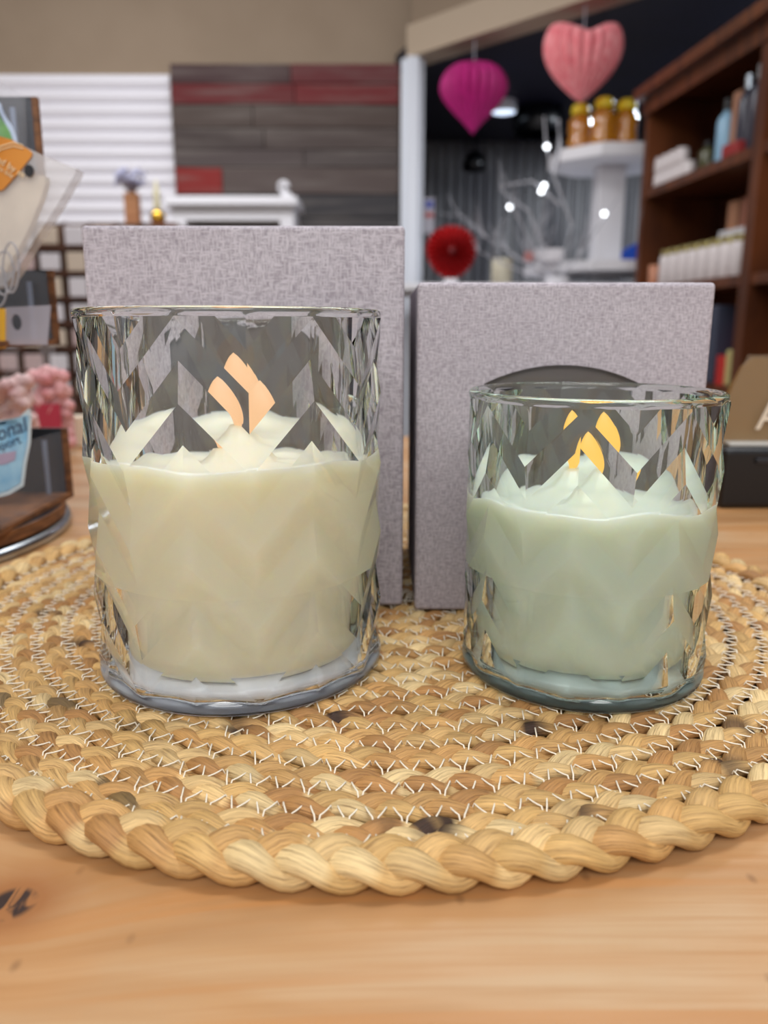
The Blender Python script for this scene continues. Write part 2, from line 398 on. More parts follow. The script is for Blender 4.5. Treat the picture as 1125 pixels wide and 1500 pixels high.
# ------------------------------------------------------------------ braided jute mat
MC = Vector((.0021, .338)); MR = .1955
def build_mat():
    W = .0108; P = .036; SEG = 20; NV = 10
    Rout = MR - .0080
    # arc-length parametrised spiral from the outside in
    pts = []; th = th0 = -PI/2 - 2.4; r = Rout; s = 0; ds = P/SEG
    while r > .006:
        pts.append((th, r, s)); dth = ds/r; th += dth; r -= W*dth/(2*PI)*(1.25 if th-th0 < 2*PI else 1); s += ds
    A = np.array(pts); th, r, s = A.T
    n = len(A); V = []; Fc = []; UVv = []; COL = []
    rnd = np.random.RandomState(3)
    big = np.clip((2*PI+.4 - (th-th0))/.6, 0, 1)          # outermost turn is thicker
    jit = np.interp(s, np.arange(0, s[-1]+.05, .05), rnd.normal(0, .0005, len(np.arange(0, s[-1]+.05, .05))))
    base_pal = np.array([srgb(*c)[:3] for c in [(216, 176, 116), (206, 162, 102), (224, 190, 134), (196, 150, 92), (212, 172, 110), (230, 202, 150), (182, 134, 80)]])
    flecks = [(490, 1043), (655, 1203), (200, 1060), (778, 1056), (560, 1190), (852, 1190), (1060, 1110), (70, 895), (350, 1062), (1090, 1060), (880, 1010), (620, 1205), (120, 940)]
    fw = []
    for fx, fy in flecks:
        a0 = U(fx, fy, 1.0) - Vector((0, 0, CAMH)); tt = (.006-CAMH)/a0.z; fw.append((a0.x*tt, a0.y*tt))
    off = 0; faces_all = []
    for k in range(3):
        ph = 2*PI*s/P + 2*PI*k/3
        a = .0031*(1+.30*big); b = .00120*(1+.65*big)
        lat = a*np.sin(ph) + jit; z = .0032*(1+.40*big) + b*np.sin(2*ph)
        rr = r + lat
        c = np.c_[MC.x + rr*np.cos(th), MC.y + rr*np.sin(th), z]
        T = np.gradient(c, axis=0); T /= np.linalg.norm(T, axis=1)[:, None]
        N = np.cross(T, [0, 0, 1]); N /= np.linalg.norm(N, axis=1)[:, None]; Bn = np.cross(N, T)
        fat = 1 + .13*np.cos(2*ph)  # a little fatter on top of each crossing
        rw = .00305*(1+.28*big)*fat; rh = .00190*(1+.55*big)*fat
        ang = 2*PI*np.arange(NV)/NV
        ring = c[:, None, :] + rw[:, None, None]*np.cos(ang)[None, :, None]*N[:, None, :] + rh[:, None, None]*np.sin(ang)[None, :, None]*Bn[:, None, :]
        V.append(ring.reshape(-1, 3))
        # colour of each lump (one per half period)
        lump = np.floor((ph + PI/2)/PI).astype(int); nl = lump.max()+2
        lc = base_pal[rnd.randint(0, len(base_pal), nl)] * rnd.uniform(.86, 1.06, nl)[:, None]
        slow = rnd.uniform(.85, 1.05, nl//6+2); lc *= slow[np.arange(nl)//6][:, None]
        dk = rnd.rand(nl) < .012; lc[dk] = lc[dk]*.35
        col = lc[lump]
        w = np.zeros(n)
        for qx, qy in fw:
            dd = np.hypot((c[:, 0]-qx), (c[:, 1]-qy)); w = np.maximum(w, np.clip(1.6-dd/.0034, 0, 1))
        w *= (z > .0031)
        col = col*(1-w[:, None]) + np.array(srgb(58, 36, 22)[:3])*w[:, None]
        COL.append(np.repeat(col, NV, axis=0))
        UVv.append(np.c_[np.tile(np.arange(NV)/NV*1.0, n)+k*3.7, np.repeat(s/.012, NV)])
        i = np.arange(n-1)[:, None]*NV; j = np.arange(NV)[None, :]; j2 = (j+1) % NV
        f = np.stack([i+j, i+j2, i+NV+j2, i+NV+j], -1).reshape(-1, 4) + off
        faces_all.append(f)
        off += n*NV
    V = np.concatenate(V); Fa = np.concatenate(faces_all); UVv = np.concatenate(UVv); COL = np.concatenate(COL)
    me = bpy.data.meshes.new('braid'); me.vertices.add(len(V)); me.vertices.foreach_set('co', V.astype(np.float32).ravel())
    me.loops.add(Fa.size); me.polygons.add(len(Fa)); me.loops.foreach_set('vertex_index', Fa.ravel().astype(np.int32))
    me.polygons.foreach_set('loop_start', np.arange(0, Fa.size, 4, dtype=np.int32)); me.polygons.foreach_set('loop_total', np.full(len(Fa), 4, dtype=np.int32))
    me.update(calc_edges=True); me.validate()
    u = me.uv_layers.new(name='fibre'); uvd = UVv[Fa.ravel()].reshape(-1, 4, 2)
    # unwrap the seam of each ring
    frac = uvd[:, :, 0]; wrap = (frac.max(1) - frac.min(1)) > .5
    fl = np.floor(frac.max(1)*0+frac.min(1)); m_ = wrap[:, None] & (frac < (frac.min(1)+.3)[:, None]); frac[m_] += 1.0
    uvd[:, :, 0] = frac; u.data.foreach_set('uv', uvd.astype(np.float32).ravel())
    ca = me.color_attributes.new('strand_colour', 'FLOAT_COLOR', 'POINT'); ca.data.foreach_set('color', np.c_[COL, np.ones(len(COL))].astype(np.float32).ravel())
    me.polygons.foreach_set('use_smooth', np.ones(len(Fa), dtype=bool))
    me.materials.append(M['jute'])
    root = empty('braided_placemat', (MC.x, MC.y, 0), 0, 'round braided jute placemat in coiled rows with white stitching on the pine counter', 'placemat')
    o = bpy.data.objects.new('braid', me); C.objects.link(o); o.parent = root; o.location = (-MC.x, -MC.y, 0); tag(o, kind='stuff')
    # stitching: zigzag thread across every seam between two turns
    VV = []; FF = []; off = 0; i = 0; side = 1
    step = int(round(.0044/ds)) or 1; NT_ = 5
    rt = .00024
    idx = list(range(0, n, step))
    rs = random.Random(5)
    for q, i in enumerate(idx):
        if r[i] < .012: continue
        side = -side
        # one stitch: an arc over the seam, slanting along the row
        i2 = min(i+step, n-1)
        hw = W/2*(1.25 if th[i]-th0 < 2*PI else 1); rad0 = r[i] - hw + side*.0034; rad1 = r[i2] - hw - side*.0034
        pa = []
        sl = rs.uniform(-.25, .25)
        for kk in range(6):
            f_ = kk/5; tt = th[i] + (th[i2]-th[i])*(f_*.9+sl*.2); ra = rad0 + (rad1-rad0)*f_
            bow = math.sin(PI*f_); edge = abs(f_-.5)*2
            zz = .0054 + .0010*edge*(1-edge**4) - .0030*edge**6
            pa.append((MC.x+ra*math.cos(tt), MC.y+ra*math.sin(tt), zz))
        pv = [Vector(p) for p in pa]
        for a_i, p in enumerate(pv):
            tg = (pv[min(a_i+1, 5)]-pv[max(a_i-1, 0)]).normalized(); sd = tg.cross(Vector((0, 0, 1))).normalized(); up = sd.cross(tg)
            for m_i in range(NT_): VV.append(p + rt*(math.cos(2*PI*m_i/NT_)*sd + math.sin(2*PI*m_i/NT_)*up))
        for a_i in range(5):
            for m_i in range(NT_):
                b0 = off+a_i*NT_; FF.append((b0+m_i, b0+(m_i+1) % NT_, b0+NT_+(m_i+1) % NT_, b0+NT_+m_i))
        off += 6*NT_
    me = bpy.data.meshes.new('stitching'); me.from_pydata(VV, [], FF); me.materials.append(M['thread'])
    for p in me.polygons: p.use_smooth = True
    o = bpy.data.objects.new('stitching', me); C.objects.link(o); o.parent = root; o.location = (-MC.x, -MC.y, 0)
    tag(o, 'white zigzag stitching thread', kind='stuff')
build_mat()
MZ = .0062

# ------------------------------------------------------------------ gift boxes
def gift_box(x0, x1, y0, h, dep, win, label):
    root = empty('gift_box', ((x0+x1)/2, y0+dep/2, MZ), 0, label, 'box', 'grey linen gift boxes')
    w = x1-x0
    bm = bmesh.new(); box(bm, (0, 0, h/2), (w, dep, h), .0016, seg=3)
    # cut the front face and open the arched window
    ff = min(bm.faces, key=lambda f: f.calc_center_median().y)
    ring = [v.co.copy() for v in ff.verts]; es = list(ff.edges); bm.faces.remove(ff)
    cx, ww, zb, zs, zt = win
    arc = []; rise = zt-zs; R = (ww*ww/4 + rise*rise)/(2*rise)
    for i in range(21):
        t_ = -1+2*i/20; ax = t_*ww/2; arc.append((cx+ax, zs + math.sqrt(R*R-ax*ax) - (R-rise)))
    loop = [(cx-ww/2, zb)] + arc + [(cx+ww/2, zb)]
    yv = -dep/2
    vs = [bm.verts.new((a_, yv, b__)) for a_, b__ in loop]
    ie = [bm.edges.new((vs[i], vs[(i+1) % len(vs)])) for i in range(len(vs))]
    bmesh.ops.triangle_fill(bm, use_beauty=True, use_dissolve=False, edges=es+ie)
    vb = [bm.verts.new((a_, yv+.0022, b__)) for a_, b__ in loop]
    for i in range(len(vs)):
        j = (i+1) % len(vs); bm.faces.new((vs[i], vs[j], vb[j], vb[i]))
    link('box_body', bm, M['linen'], root)
    o = link('window_pane', poly_slab([(a_*1.0, yv+.0021, b__) for a_, b__ in loop], (0, 1, 0), .0006), M['pane'], root)
    o['label'] = 'dark arched window in the front of the box'
    return root
HB_A = .1596-MZ+.0005
gift_box(-.1168, .0079, .3215, HB_A, .108, (0, .0645, .025, HB_A-.040, HB_A-.033),
         'taller grey linen textured gift box behind the large candle glass')
HB_B = .1390-MZ
gift_box(.0129, .1273, .3160, HB_B, .100, (0, .0615, .022, HB_B-.0385, HB_B-.0312),
         'shorter grey linen textured gift box behind the small candle glass')

# ------------------------------------------------------------------ candle glasses
def chevron_glass(root, R, Ri, H, zin, A_, h_, dep_, ztop, az0, m, ph):
    """faceted chevron tumbler: 8 zigzags around, ridge and groove lines alternate"""
    bm = bmesh.new(); N = 16
    zc = H-.0028; zl = .0055
    rows = int((H+A_)/h_)+6
    grid = []
    for k in range(N):
        a = az0 + 2*PI*k/N; o_ = 0 if k % 2 == 0 else -A_
        col = []
        for j in range(-3, rows):
            z = ztop + o_ - j*h_; rr = R if (j+ph) % 2 == 0 else R-dep_
            col.append(bm.verts.new((rr*math.cos(a), rr*math.sin(a), z)))
        grid.append(col)
    for k in range(N):
        A0, B0 = grid[k], grid[(k+1) % N]
        for j in range(len(A0)-1): bm.faces.new((A0[j], A0[j+1], B0[j+1], B0[j]))
    for zz, cin, cout in ((zc, False, True), (zl, True, False)):
        bmesh.ops.bisect_plane(bm, geom=bm.verts[:]+bm.edges[:]+bm.faces[:], plane_co=(0, 0, zz), plane_no=(0, 0, 1), clear_inner=cin, clear_outer=cout, dist=1e-7)
    def loop_at(z): return [e for e in bm.edges if e.is_boundary and all(abs(v.co.z-z) < 1e-5 for v in e.verts)]
    NS = 96
    def ringv(r, z): return [bm.verts.new((r*math.cos(az0+2*PI*i/NS), r*math.sin(az0+2*PI*i/NS), z)) for i in range(NS)]
    def strip(prof, sm=True):
        rings = [ringv(r, z) for r, z in prof]
        es = []
        for a_, b__ in zip(rings, rings[1:]):
            for i in range(NS): bm.faces.new((a_[i], a_[(i+1) % NS], b__[(i+1) % NS], b__[i])).smooth = True
        return rings
    # rim and inner surface down to the inner bottom
    Ro = R-.0004; w = Ro-Ri; rc = w/2
    prof = [(Ro, zc+.0006)]
    prof += [(Ri+rc+rc*math.cos(t_), H-rc*.9+rc*.9*math.sin(t_)) for t_ in [i*PI/8 for i in range(0, 9)]]
    cr = .0045
    prof += [(Ri, H*.7), (Ri, zin+cr*1.2)]
    prof += [(Ri-cr+cr*math.cos(t_), zin+cr-cr*math.sin(t_)) for t_ in [PI/2*i/6 for i in range(1, 7)]]
    prof += [(Ri*.5, zin), (.0015, zin)]
    r1 = strip(prof); bm.faces.new(r1[-1])
    # lower outside: smooth foot
    pf = [(R-.0006, zl-.0010), (R-.0003, .0034), (R-.0005, .0018), (R-.0014, .0005), (R-.003, 0), (R-.004, .0003), (R*.4, .0003), (.0015, .0003)]
    r2 = strip(pf); bm.faces.new(r2[-1])
    top = loop_at(zc); bot = loop_at(zl)
    bm.edges.ensure_lookup_table()
    def edges_of(ring): return [bm.edges.get((ring[i], ring[(i+1) % NS])) for i in range(NS)]
    bmesh.ops.bridge_loops(bm, edges=top+edges_of(r1[0]))
    bmesh.ops.bridge_loops(bm, edges=bot+edges_of(r2[0]))
    bmesh.ops.recalc_face_normals(bm, faces=bm.faces)
    o = link('glass_tumbler', bm, m, root)
    return o

def candle(loc, R, Ri, H, zin, zw, A_, h_, dep_, ztop, az0, gm, wm, fm, flame_h, flame_w, label, ph=0, far=0, pad=None):
    root = empty('candle_glass', loc, 0, label, 'candle', 'flameless candles in chevron cut glasses')
    chevron_glass(root, R, Ri, H, .0018, A_, h_, dep_, ztop, az0, gm, ph)
    # wax pillar: touches the glass wall, rounded bottom, softly mounded top
    rw = Ri+.00015
    zb0 = zin-.0001; gap = .0008
    prof = [(0, zb0)]
    br = .008
    prof += [(rw-gap-br+br*math.sin(t_), zb0+br-br*math.cos(t_)) for t_ in [PI/2*i/6 for i in range(7)]]
    prof += [(rw-gap, zb0+.022), (rw, zb0+.030), (rw, zw-.004), (rw, zw+.0008), (rw-.0012, zw+.0012), (rw-.005, zw-.0002), (rw*.6, zw-.001), (.010, zw+.0004), (.0065, zw+.0024), (.0045, zw+.0045), (0, zw+.0050)]
    bm = bmesh.new(); lathe(bm, prof, 96)
    for v in bm.verts:
        if v.co.z > zw-.006:
            a = math.atan2(v.co.y, v.co.x); q = math.hypot(v.co.x, v.co.y)/rw
            v.co.z += q*(.0006*math.sin(5*a+far)+.0005*math.sin(9*a+1))
    link('wax', bm, wm, root, smooth=True)
    ru = Ri+.0001
    link('base_lightening_disc', lathe(bmesh.new(), [(0, 0), (R-.0038, 0), (R-.0038, .0005), (0, .0005)], 48), pad, root)  # added pale disc under the glass, lightens its dark foot ring
    o = link('plastic_base', lathe(bmesh.new(), [(0, .0017), (ru-.0045, .0017), (ru-.0014, .0031), (ru-.0001, .0062), (ru-.0004, zin-.0003), (0, zin-.0002)], 64), pad, root, smooth=True); o['label'] = 'pale plastic foot of the candle inside the glass'
    # flame shaped light: flat leaf with a thick waist
    fl = bmesh.new(); n = 20
    prof = []
    for i in range(n+1):
        t_ = i/n
        wdt = flame_w/2*(.34+.66*math.sin(PI*min(1, t_/.42)*.5)**1.4 if t_ < .42 else max(0, math.cos((t_-.42)/.58*PI/2))**.75)
        prof.append((max(wdt, 1e-7), zw+.005+flame_h*t_))
    lathe(fl, prof, 20)
    for v in fl.verts:
        v.co.y *= .42; tt = (v.co.z-zw)/flame_h; v.co.x += .0016*math.sin(tt*3.0)
    bmesh.ops.remove_doubles(fl, verts=fl.verts, dist=1e-5)
    o = link('flame', fl, fm, root, smooth=True)
    return root
flameA = emit('peach_flame_light', (1.0, .56, .27, 1), .95, (.05, .04, .03, 1))
flameB = emit('yellow_flame_light', (1.0, .52, .07, 1), 1.15, (.05, .04, .02, 1))
ca = Vector((-.0504, .2690)); cb_ = Vector((.0692, .2632))
azA = math.atan2(-ca.y, -ca.x) + math.radians(-18)
azB = math.atan2(-cb_.y, -cb_.x) + math.radians(-4.3)
candle((ca.x, ca.y, MZ), .0497, .0463, .1214, .0085, .0746, .0205, .0117, .0018, .1214-.0030, azA, M['glassA'], M['waxA'], flameA, .0225, .0180,
       'larger chevron cut glass candle with ivory wax and a dim peach flame', pad=mat('white_plastic', srgb(240, 243, 250), .3))
candle((cb_.x, cb_.y, MZ), .0416, .0384, .0960, .0085, .0608, .0170, .0105, .0016, .0960-.0035, azB, M['glassB'], M['waxB'], flameB, .0180, .0130,
       'smaller chevron cut glass candle with greenish white wax and a bright yellow flame', far=2, pad=mat('grey_green_plastic', srgb(196, 210, 208), .3))

# ------------------------------------------------------------------ rotating display stand (left)
SC = Vector((-.3354, .4521))
st = empty('display_stand', (SC.x, SC.y, 0), 0, 'black rotating countertop display stand with brown board edges on a steel ring', 'display stand')
bm = bmesh.new(); R_ = .142
lathe(bm, [(R_-.010, .0015), (R_-.001, .0005), (R_, .003), (R_-.0015, .0065), (R_-.008, .0075), (R_-.010, .0015)], 96)
link('base_ring', bm, M['steel'], st, smooth=True)
bm = bmesh.new(); lathe(bm, [(0, .0085), (R_-.006, .0085), (R_-.003, .0085), (R_-.003, .0150), (R_-.0035, .0152), (0, .0152)], 96)
for f in bm.faces:
    c = f.calc_center_median(); f.material_index = 1 if (math.hypot(c.x, c.y) > R_-.006 and c.z < .0151) else 0
link('turntable_disc', bm, [M['black'], M['mdf']], st)
link('hub', lathe(bmesh.new(), [(0, .0), (.05, .0), (.05, .0085), (0, .0085)], 32), M['black'], st)
XR = -.2012 - SC.x   # local x of the tray's right edge
link('column', B((-.02, .0, .15), (.13, .13, .27), .002), M['black'], st)
TZ = [(.0155, .060), (.112, .156), (.207, .252)]
for z0, z1 in TZ:
    tr = link('tray_floor', B(((XR-.115)/2+.0, 0, z0+.0015), (XR+.115, .104, .003)), M['mdf'], st)
    # end wall facing the camera with a bare board edge
    bm = bmesh.new(); box(bm, ((XR-.115)/2-.0016, .0505, (z0+z1)/2+.0015), (XR+.115-.0032, .003, z1-z0-.003)); box(bm, (XR-.0016, .0505, (z0+z1)/2), (.0032, .0034, z1-z0), mi=1)
    link('end_wall', bm, [M['black'], M['mdf']], st)
    link('end_wall', B(((XR-.115)/2, -.0505, z0+.012), (XR+.115, .003, .020)), M['black'], st)
    o = link('clear_lip', B((XR-.004, -.002, (z0+z1)/2+.000), (.0018, .100, z1-z0-.004)), M['acrylic'], st); o['label'] = 'clear acrylic front'
    o = link('clear_rod', lathe(bmesh.new(), [(0, 0), (.0016, 0), (.0016, z1-z0-.010), (0, z1-z0-.010)], 12, (XR-.0125, .044, z0+.003)), film('rod_acrylic', srgb(150, 165, 190), .65, .1), st)

# stickers standing in the trays
def card(name, pts2, y, m, label, cat, th=.0008, tiltm=None, group=None, mats=None):
    """pts2: outline in photo pixels on a plane at distance y"""
    P = [U(a_, b__, y) for a_, b__ in pts2]
    c = sum(P, Vector())/len(P); c.z = min(p.z for p in P)
    root = empty(name, c, 0, label, cat, group)
    o = link('card', poly_slab([p-c for p in P], (0, 1, 0), th), m, root)
    return root, c, P
yS = .455
out = [(-60, 700), (-60, 630), (-20, 618), (5, 617), (20, 624), (33, 606), (42, 598), (46, 610), (44, 650), (38, 680), (34, 712), (14, 724), (-20, 733), (-50, 728)]
root, c, P = card('sticker', out, yS, mat('white_sticker_border', srgb(215, 230, 235), .3), 'pale blue cup shaped sticker with navy script in the bottom tray', 'sticker')
inner = [(-55, 698), (-55, 636), (-20, 623), (5, 622), (20, 630), (34, 614), (40, 608), (42, 615), (40, 650), (34, 678), (30, 708), (12, 719), (-20, 728), (-48, 722)]
pi_ = [U(a_, b__, yS-.0004)-c for a_, b__ in inner]
o = link('print', poly_slab(pi_, (0, -1, 0), .0002), noisy('blue_print', srgb(120, 178, 214), srgb(160, 206, 228), (120, 120, 120), .3), root); o['label'] = 'light blue printed area'
navy = mat('navy_ink', srgb(36, 50, 90), .4)
Mx = lambda p, sc=1: Matrix.Translation(p) @ Matrix.Rotation(PI/2, 4, 'X') @ Matrix.Rotation(math.radians(19), 4, 'Z')
p = U(-9, 648, yS-.0009)-c; text_mesh('lettering', 'ional', .0112, navy, root, Mx(p), shear=.3)
p = U(-6, 662, yS-.0009)-c; text_mesh('lettering', 'pport', .0072, navy, root, Mx(p))
pk = [U(a_, b__, yS-.0008)-c for a_, b__ in [(-20, 668), (5, 664), (24, 660), (22, 674), (8, 680), (-20, 684)]]
o = link('print', poly_slab(pk, (0, -1, 0), .0002), mat('faded_pink_print', srgb(170, 150, 175), .4), root); o['label'] = 'faded pink mark'

out = [(-40, 150), (-5, 148), (1, 152), (2, 160), (5, 170), (13, 178), (19, 188), (23, 200), (25, 212), (25, 235), (-40, 235)]
root, c, P = card('sticker', out, .462, mat('pale_sticker_border', srgb(205, 220, 245), .3), 'green sticker with a pale blue border in the top tray', 'sticker')
inn = [(-38, 160), (-3, 160), (0, 172), (8, 182), (14, 192), (18, 204), (19, 233), (-38, 233)]
o = link('print', poly_slab([U(a_, b__, .4612)-c for a_, b__ in inn], (0, -1, 0), .0002), noisy('green_print', srgb(70, 140, 60), srgb(124, 184, 92), (150, 150, 150), .35), root); o['label'] = 'leafy green printed area'
sl = [(-50, 112), (0, 118), (14, 126), (33, 139), (34, 222), (-50, 222)]
o = link('clear_sleeve', poly_slab([U(a_, b__, .4600)-c for a_, b__ in sl], (0, 1, 0), .0042), M['bagclear'], root)

# yellow card bag with a punched tab, middle tray
ye = .435
out = [(-40, 452), (4, 452), (8, 456), (8, 506), (4, 511), (-40, 511)]
root, c, P = card('packet', out, ye, mat('yellow_card', srgb(226, 170, 40), .5), 'yellow edged packet with a clear punched tab in the middle tray', 'packet', .003)
bm = bmesh.new()
oc = U(24, 472, ye); rad = .0034
tab = [U(a_, b__, ye) for a_, b__ in [(8, 450), (74, 447), (72, 470), (69, 505), (8, 505)]]
ol = [bm.verts.new(p_-c) for p_ in tab]; oe = [bm.edges.new((ol[i], ol[(i+1) % len(ol)])) for i in range(len(ol))]
hl = [bm.verts.new(oc-c+Vector((rad*.8*math.cos(2*PI*i/20), 0, rad*1.25*math.sin(2*PI*i/20)))) for i in range(20)]
he = [bm.edges.new((hl[i], hl[(i+1) % 20])) for i in range(20)]
bmesh.ops.triangle_fill(bm, use_beauty=True, edges=oe+he)
r_ = bmesh.ops.extrude_face_region(bm, geom=bm.faces[:]); bmesh.ops.translate(bm, verts=[v for v in r_['geom'] if isinstance(v, bmesh.types.BMVert)], vec=(0, .0012, 0))
o = link('hang_tab', bm, film('grey_clear_tab', srgb(190, 185, 195), .45, .12), root); o['label'] = 'clear plastic tab with a round hole'

# cellophane bag leaning out of the top tray with an orange header label
yb = .425
outl = [(-50, 186), (18, 206), (60, 226), (112, 247), (110, 254), (84, 300), (50, 352), (28, 392), (8, 418), (-50, 430)]
c = U(10, 420, yb)
bag = empty('cellophane_bag', c, 0, 'clear cellophane bag with an orange label leaning out of the display stand', 'bag')
def slab(name, pts2, y, th, m, parent, c, bulge=0):
    bm = poly_slab([U(a_, b__, y)-c for a_, b__ in pts2], (0, 1, 0), th)
    return link(name, bm, m, parent)
slab('film', outl, yb, .010, M['bagfilm'], bag, c)
inn = [(-48, 232), (20, 252), (66, 258), (66, 268), (60, 290), (44, 330), (26, 366), (10, 396), (-48, 410)]
o = slab('contents', inn, yb+.002, .006, noisy('beige_contents', srgb(200, 184, 160), srgb(222, 208, 184), (60, 60, 60), .7), bag, c); o['label'] = 'beige felt like contents'
lab = [(-48, 186), (-2, 201), (18, 205), (42, 219), (47, 224), (46, 229), (24, 256), (4, 278), (-6, 280), (-48, 262)]
lb = slab('label', lab, yb-.0012, .0010, noisy('orange_label', srgb(196, 122, 30), srgb(208, 134, 40), (40, 40, 40), .4), bag, c); lb['label'] = 'orange printed header label'
wt = mat('cream_ink', srgb(232, 205, 160), .5)
Ml = lambda px, py: Matrix.Translation(U(px, py, yb-.0018)-c) @ Matrix.Rotation(PI/2, 4, 'X') @ Matrix.Rotation(math.radians(-32), 4, 'Z')
text_mesh('lettering', 'ed by m', .0046, wt, lb, Ml(-6, 236)).parent = lb
text_mesh('lettering', 'ure line', .0032, wt, lb, Ml(-8, 245)).parent = lb
for off in (0, 5):
    tube_pts = [U(a_+0, b__+off, yb-.0015)-c for a_, b__ in [(-20, 230), (2, 214), (20, 209), (34, 213)]]
    bmx = bmesh.new(); tube(bmx, tube_pts, .0003, 6); link('line_border', bmx, wt, lb)
hp = [(U(42+6*math.cos(t_)+3*math.sin(t_), 250+8*math.sin(t_)-4*math.cos(t_), yb-.0012)-c) for t_ in [2*PI*i/16 for i in range(16)]]
o = link('hang_hole', poly_slab(hp, (0, 1, 0), .0008), mat('shadow_black', srgb(20, 20, 26), .6), bag); o['label'] = 'dark punched hang hole'

# thin plastic loops hanging below the bag
bm = bmesh.new()
for x0, y0, a_, b__ in [(6, 400, 14, 40), (16, 392, 12, 46), (-2, 420, 12, 36)]:
    tube(bm, [U(x0+a_*math.sin(t_), y0+b__*math.cos(t_)*.8, .418) for t_ in [2*PI*i/24 for i in range(25)]], .0006, 6)
o = link('plastic_loops', bm, film('grey_clear_loop', srgb(170, 168, 172), .6, .1)); tag(o, 'thin clear plastic loops hanging below the orange labelled bag', 'hang loops'); base_origin(o)

# bags of pink sweets behind the stand, on the counter
def sweet_bag(px0, px1, pyt, Y, m1, m2, label, seed):
    rs = random.Random(seed)
    a_ = U(px0, 640, Y); b__ = U(px1, 640, Y); top = U(px0, pyt, Y).z; w = b__.x-a_.x
    root = empty('sweet_bag', ((a_.x+b__.x)/2, Y, .0005), 0, label, 'bag', 'cellophane bags behind the display stand')
    # gathered cellophane pouch
    bm = bmesh.new(); prof = [(0, 0), (w*.46, 0), (w*.5, top*.10), (w*.5, top*.45), (w*.40, top*.66), (w*.16, top*.80), (w*.2, top*.9), (w*.28, top)]
    lathe(bm, prof, 28)
    for v in bm.verts:
        an = math.atan2(v.co.y, v.co.x); q = 1+.05*math.sin(5*an+seed)+.03*math.sin(9*an)
        v.co.x *= q; v.co.y *= q*.6
    link('film', bm, M['bagclear'], root, smooth=True)
    bm = bmesh.new()
    for i in range(90):
        an = rs.uniform(0, 2*PI); rr = w*.38*math.sqrt(rs.random()); z = .008+rs.random()*top*.62
        bmesh.ops.create_icosphere(bm, subdivisions=1, radius=.0075, matrix=Matrix.Translation((rr*math.cos(an), rr*math.sin(an)*.55, z)))
    for f in bm.faces: f.material_index = 0
    o = link('sweets', bm, m1, root, smooth=True); tag(o, kind='stuff')
    link('header_label', B((0, -w*.31, top*.3), (w*.6, .001, top*.26), rot=None), m2, root)
    return root
pinkm = noisy('pale_pink_sweets', srgb(232, 176, 176), srgb(244, 214, 208), (40, 40, 40), .5)
sweet_bag(2, 56, 500, .70, pinkm, mat('cream_tag', srgb(240, 205, 200), .5), 'clear bag of pale pink sweets, left one behind the display stand', 1)
sweet_bag(50, 112, 488, .78, noisy('rose_sweets', srgb(214, 130, 136), srgb(236, 186, 184), (40, 40, 40), .5), mat('rose_red_tag', srgb(196, 60, 84), .5), 'clear bag with a rose red tag behind the display stand', 2)
o = link('small_box', B((0, 0, .016), (.022, .022, .032), .002), mat('cream_card', srgb(232, 215, 190), .6), loc=Vector((U(112, 640, .84).x, .84, 0)))
tag(o, 'small cream box on the counter edge between stand and large candle', 'box')

# ------------------------------------------------------------------ black device with a gold sign (right)
dv = empty('card_reader_box', (.30, .575, 0), 0, 'low black counter device under the gold sign at the right edge', 'device')
link('housing', B((0, 0, .0215), (.135, .075, .043), .004, seg=3), M['darkplastic'], dv)
link('ridge', B((.004, -.0385, .034), (.10, .0025, .004), .0008), M['black'], dv)
link('screw', lathe(bmesh.new(), [(0, -.0008), (.002, -.0008), (.002, .0008), (0, .0008)], 12), M['black'], dv).matrix_local = Matrix.Translation((-.025, -.038, .021)) @ Matrix.Rotation(PI/2, 4, 'X')
sg = empty('gold_sign', (.30, .56, .0432), 0, 'slanted gold sign with clear edges and a pale letter, standing on the black device', 'sign')
ys = .548
quad = [(1030, 660), (1100, 520), (1260, 520), (1330, 660)]
c = Vector(sg.location)
o = link('clear_panel', poly_slab([U(a_, b__, ys)-c for a_, b__ in quad], (0, 1, 0), .004), film('clear_sign_acrylic', srgb(200, 180, 150), .14, .06), sg)
q2 = [(1044, 655), (1060, 585), (1086, 538), (1105, 524), (1250, 528), (1310, 655)]
o = link('gold_face', poly_slab([U(a_, b__, ys+.0045)-c for a_, b__ in q2], (0, 1, 0), .002), M['gold'], sg)
text_mesh('letter', 'A', .030, mat('pale_gold_letter', srgb(222, 210, 190), .4), sg, Matrix.Translation(U(1106, 629, ys-.001)-c) @ Matrix.Rotation(PI/2, 4, 'X'))
link('base_strip', B((0, -.012, .0012), (.125, .012, .0024), .0005), mat('frosted_edge', srgb(190, 190, 185), .3), sg)

# ------------------------------------------------------------------ wall rack with packets (left background)
YR = 2.6
x0 = U(74, 400, YR).x; zt = U(80, 322, YR).z
rk = empty('packet_rack', (x0+.14, YR+.05, FZ), 0, 'brown wooden peg rack full of small white packets behind the display stand', 'rack')
bm = bmesh.new()
W_ = .99
for i in range(10): box(bm, (-.66+i*.0825+.06, .02, (zt-FZ)/2), (.009, .03, zt-FZ))
link('upright', bm, M['brownwood'], rk)
zr = [zt - .012 - i*.078 for i in range(10)]
bm = bmesh.new()
for z in zr: box(bm, (-.229, .0, z-FZ-.066), (W_-.2475+.02, .04, .010))
link('ledge', bm, M['brownwood'], rk)
link('back_board', B((-.229, .045, (zt-FZ)/2), (W_-.2475+.02, .01, zt-FZ)), noisy('rack_back_brown', srgb(96, 66, 46), srgb(120, 86, 62), (5, 5, 5), .6), rk)
proto = None; rs = random.Random(8)
pm = [mat('white_packet', srgb(226, 220, 224), .5), mat('cream_packet', srgb(214, 196, 176), .5), mat('rosy_packet', srgb(206, 180, 178), .5)]
names_r = ['top', 'second', 'third', 'fourth', 'fifth', 'sixth', 'seventh']
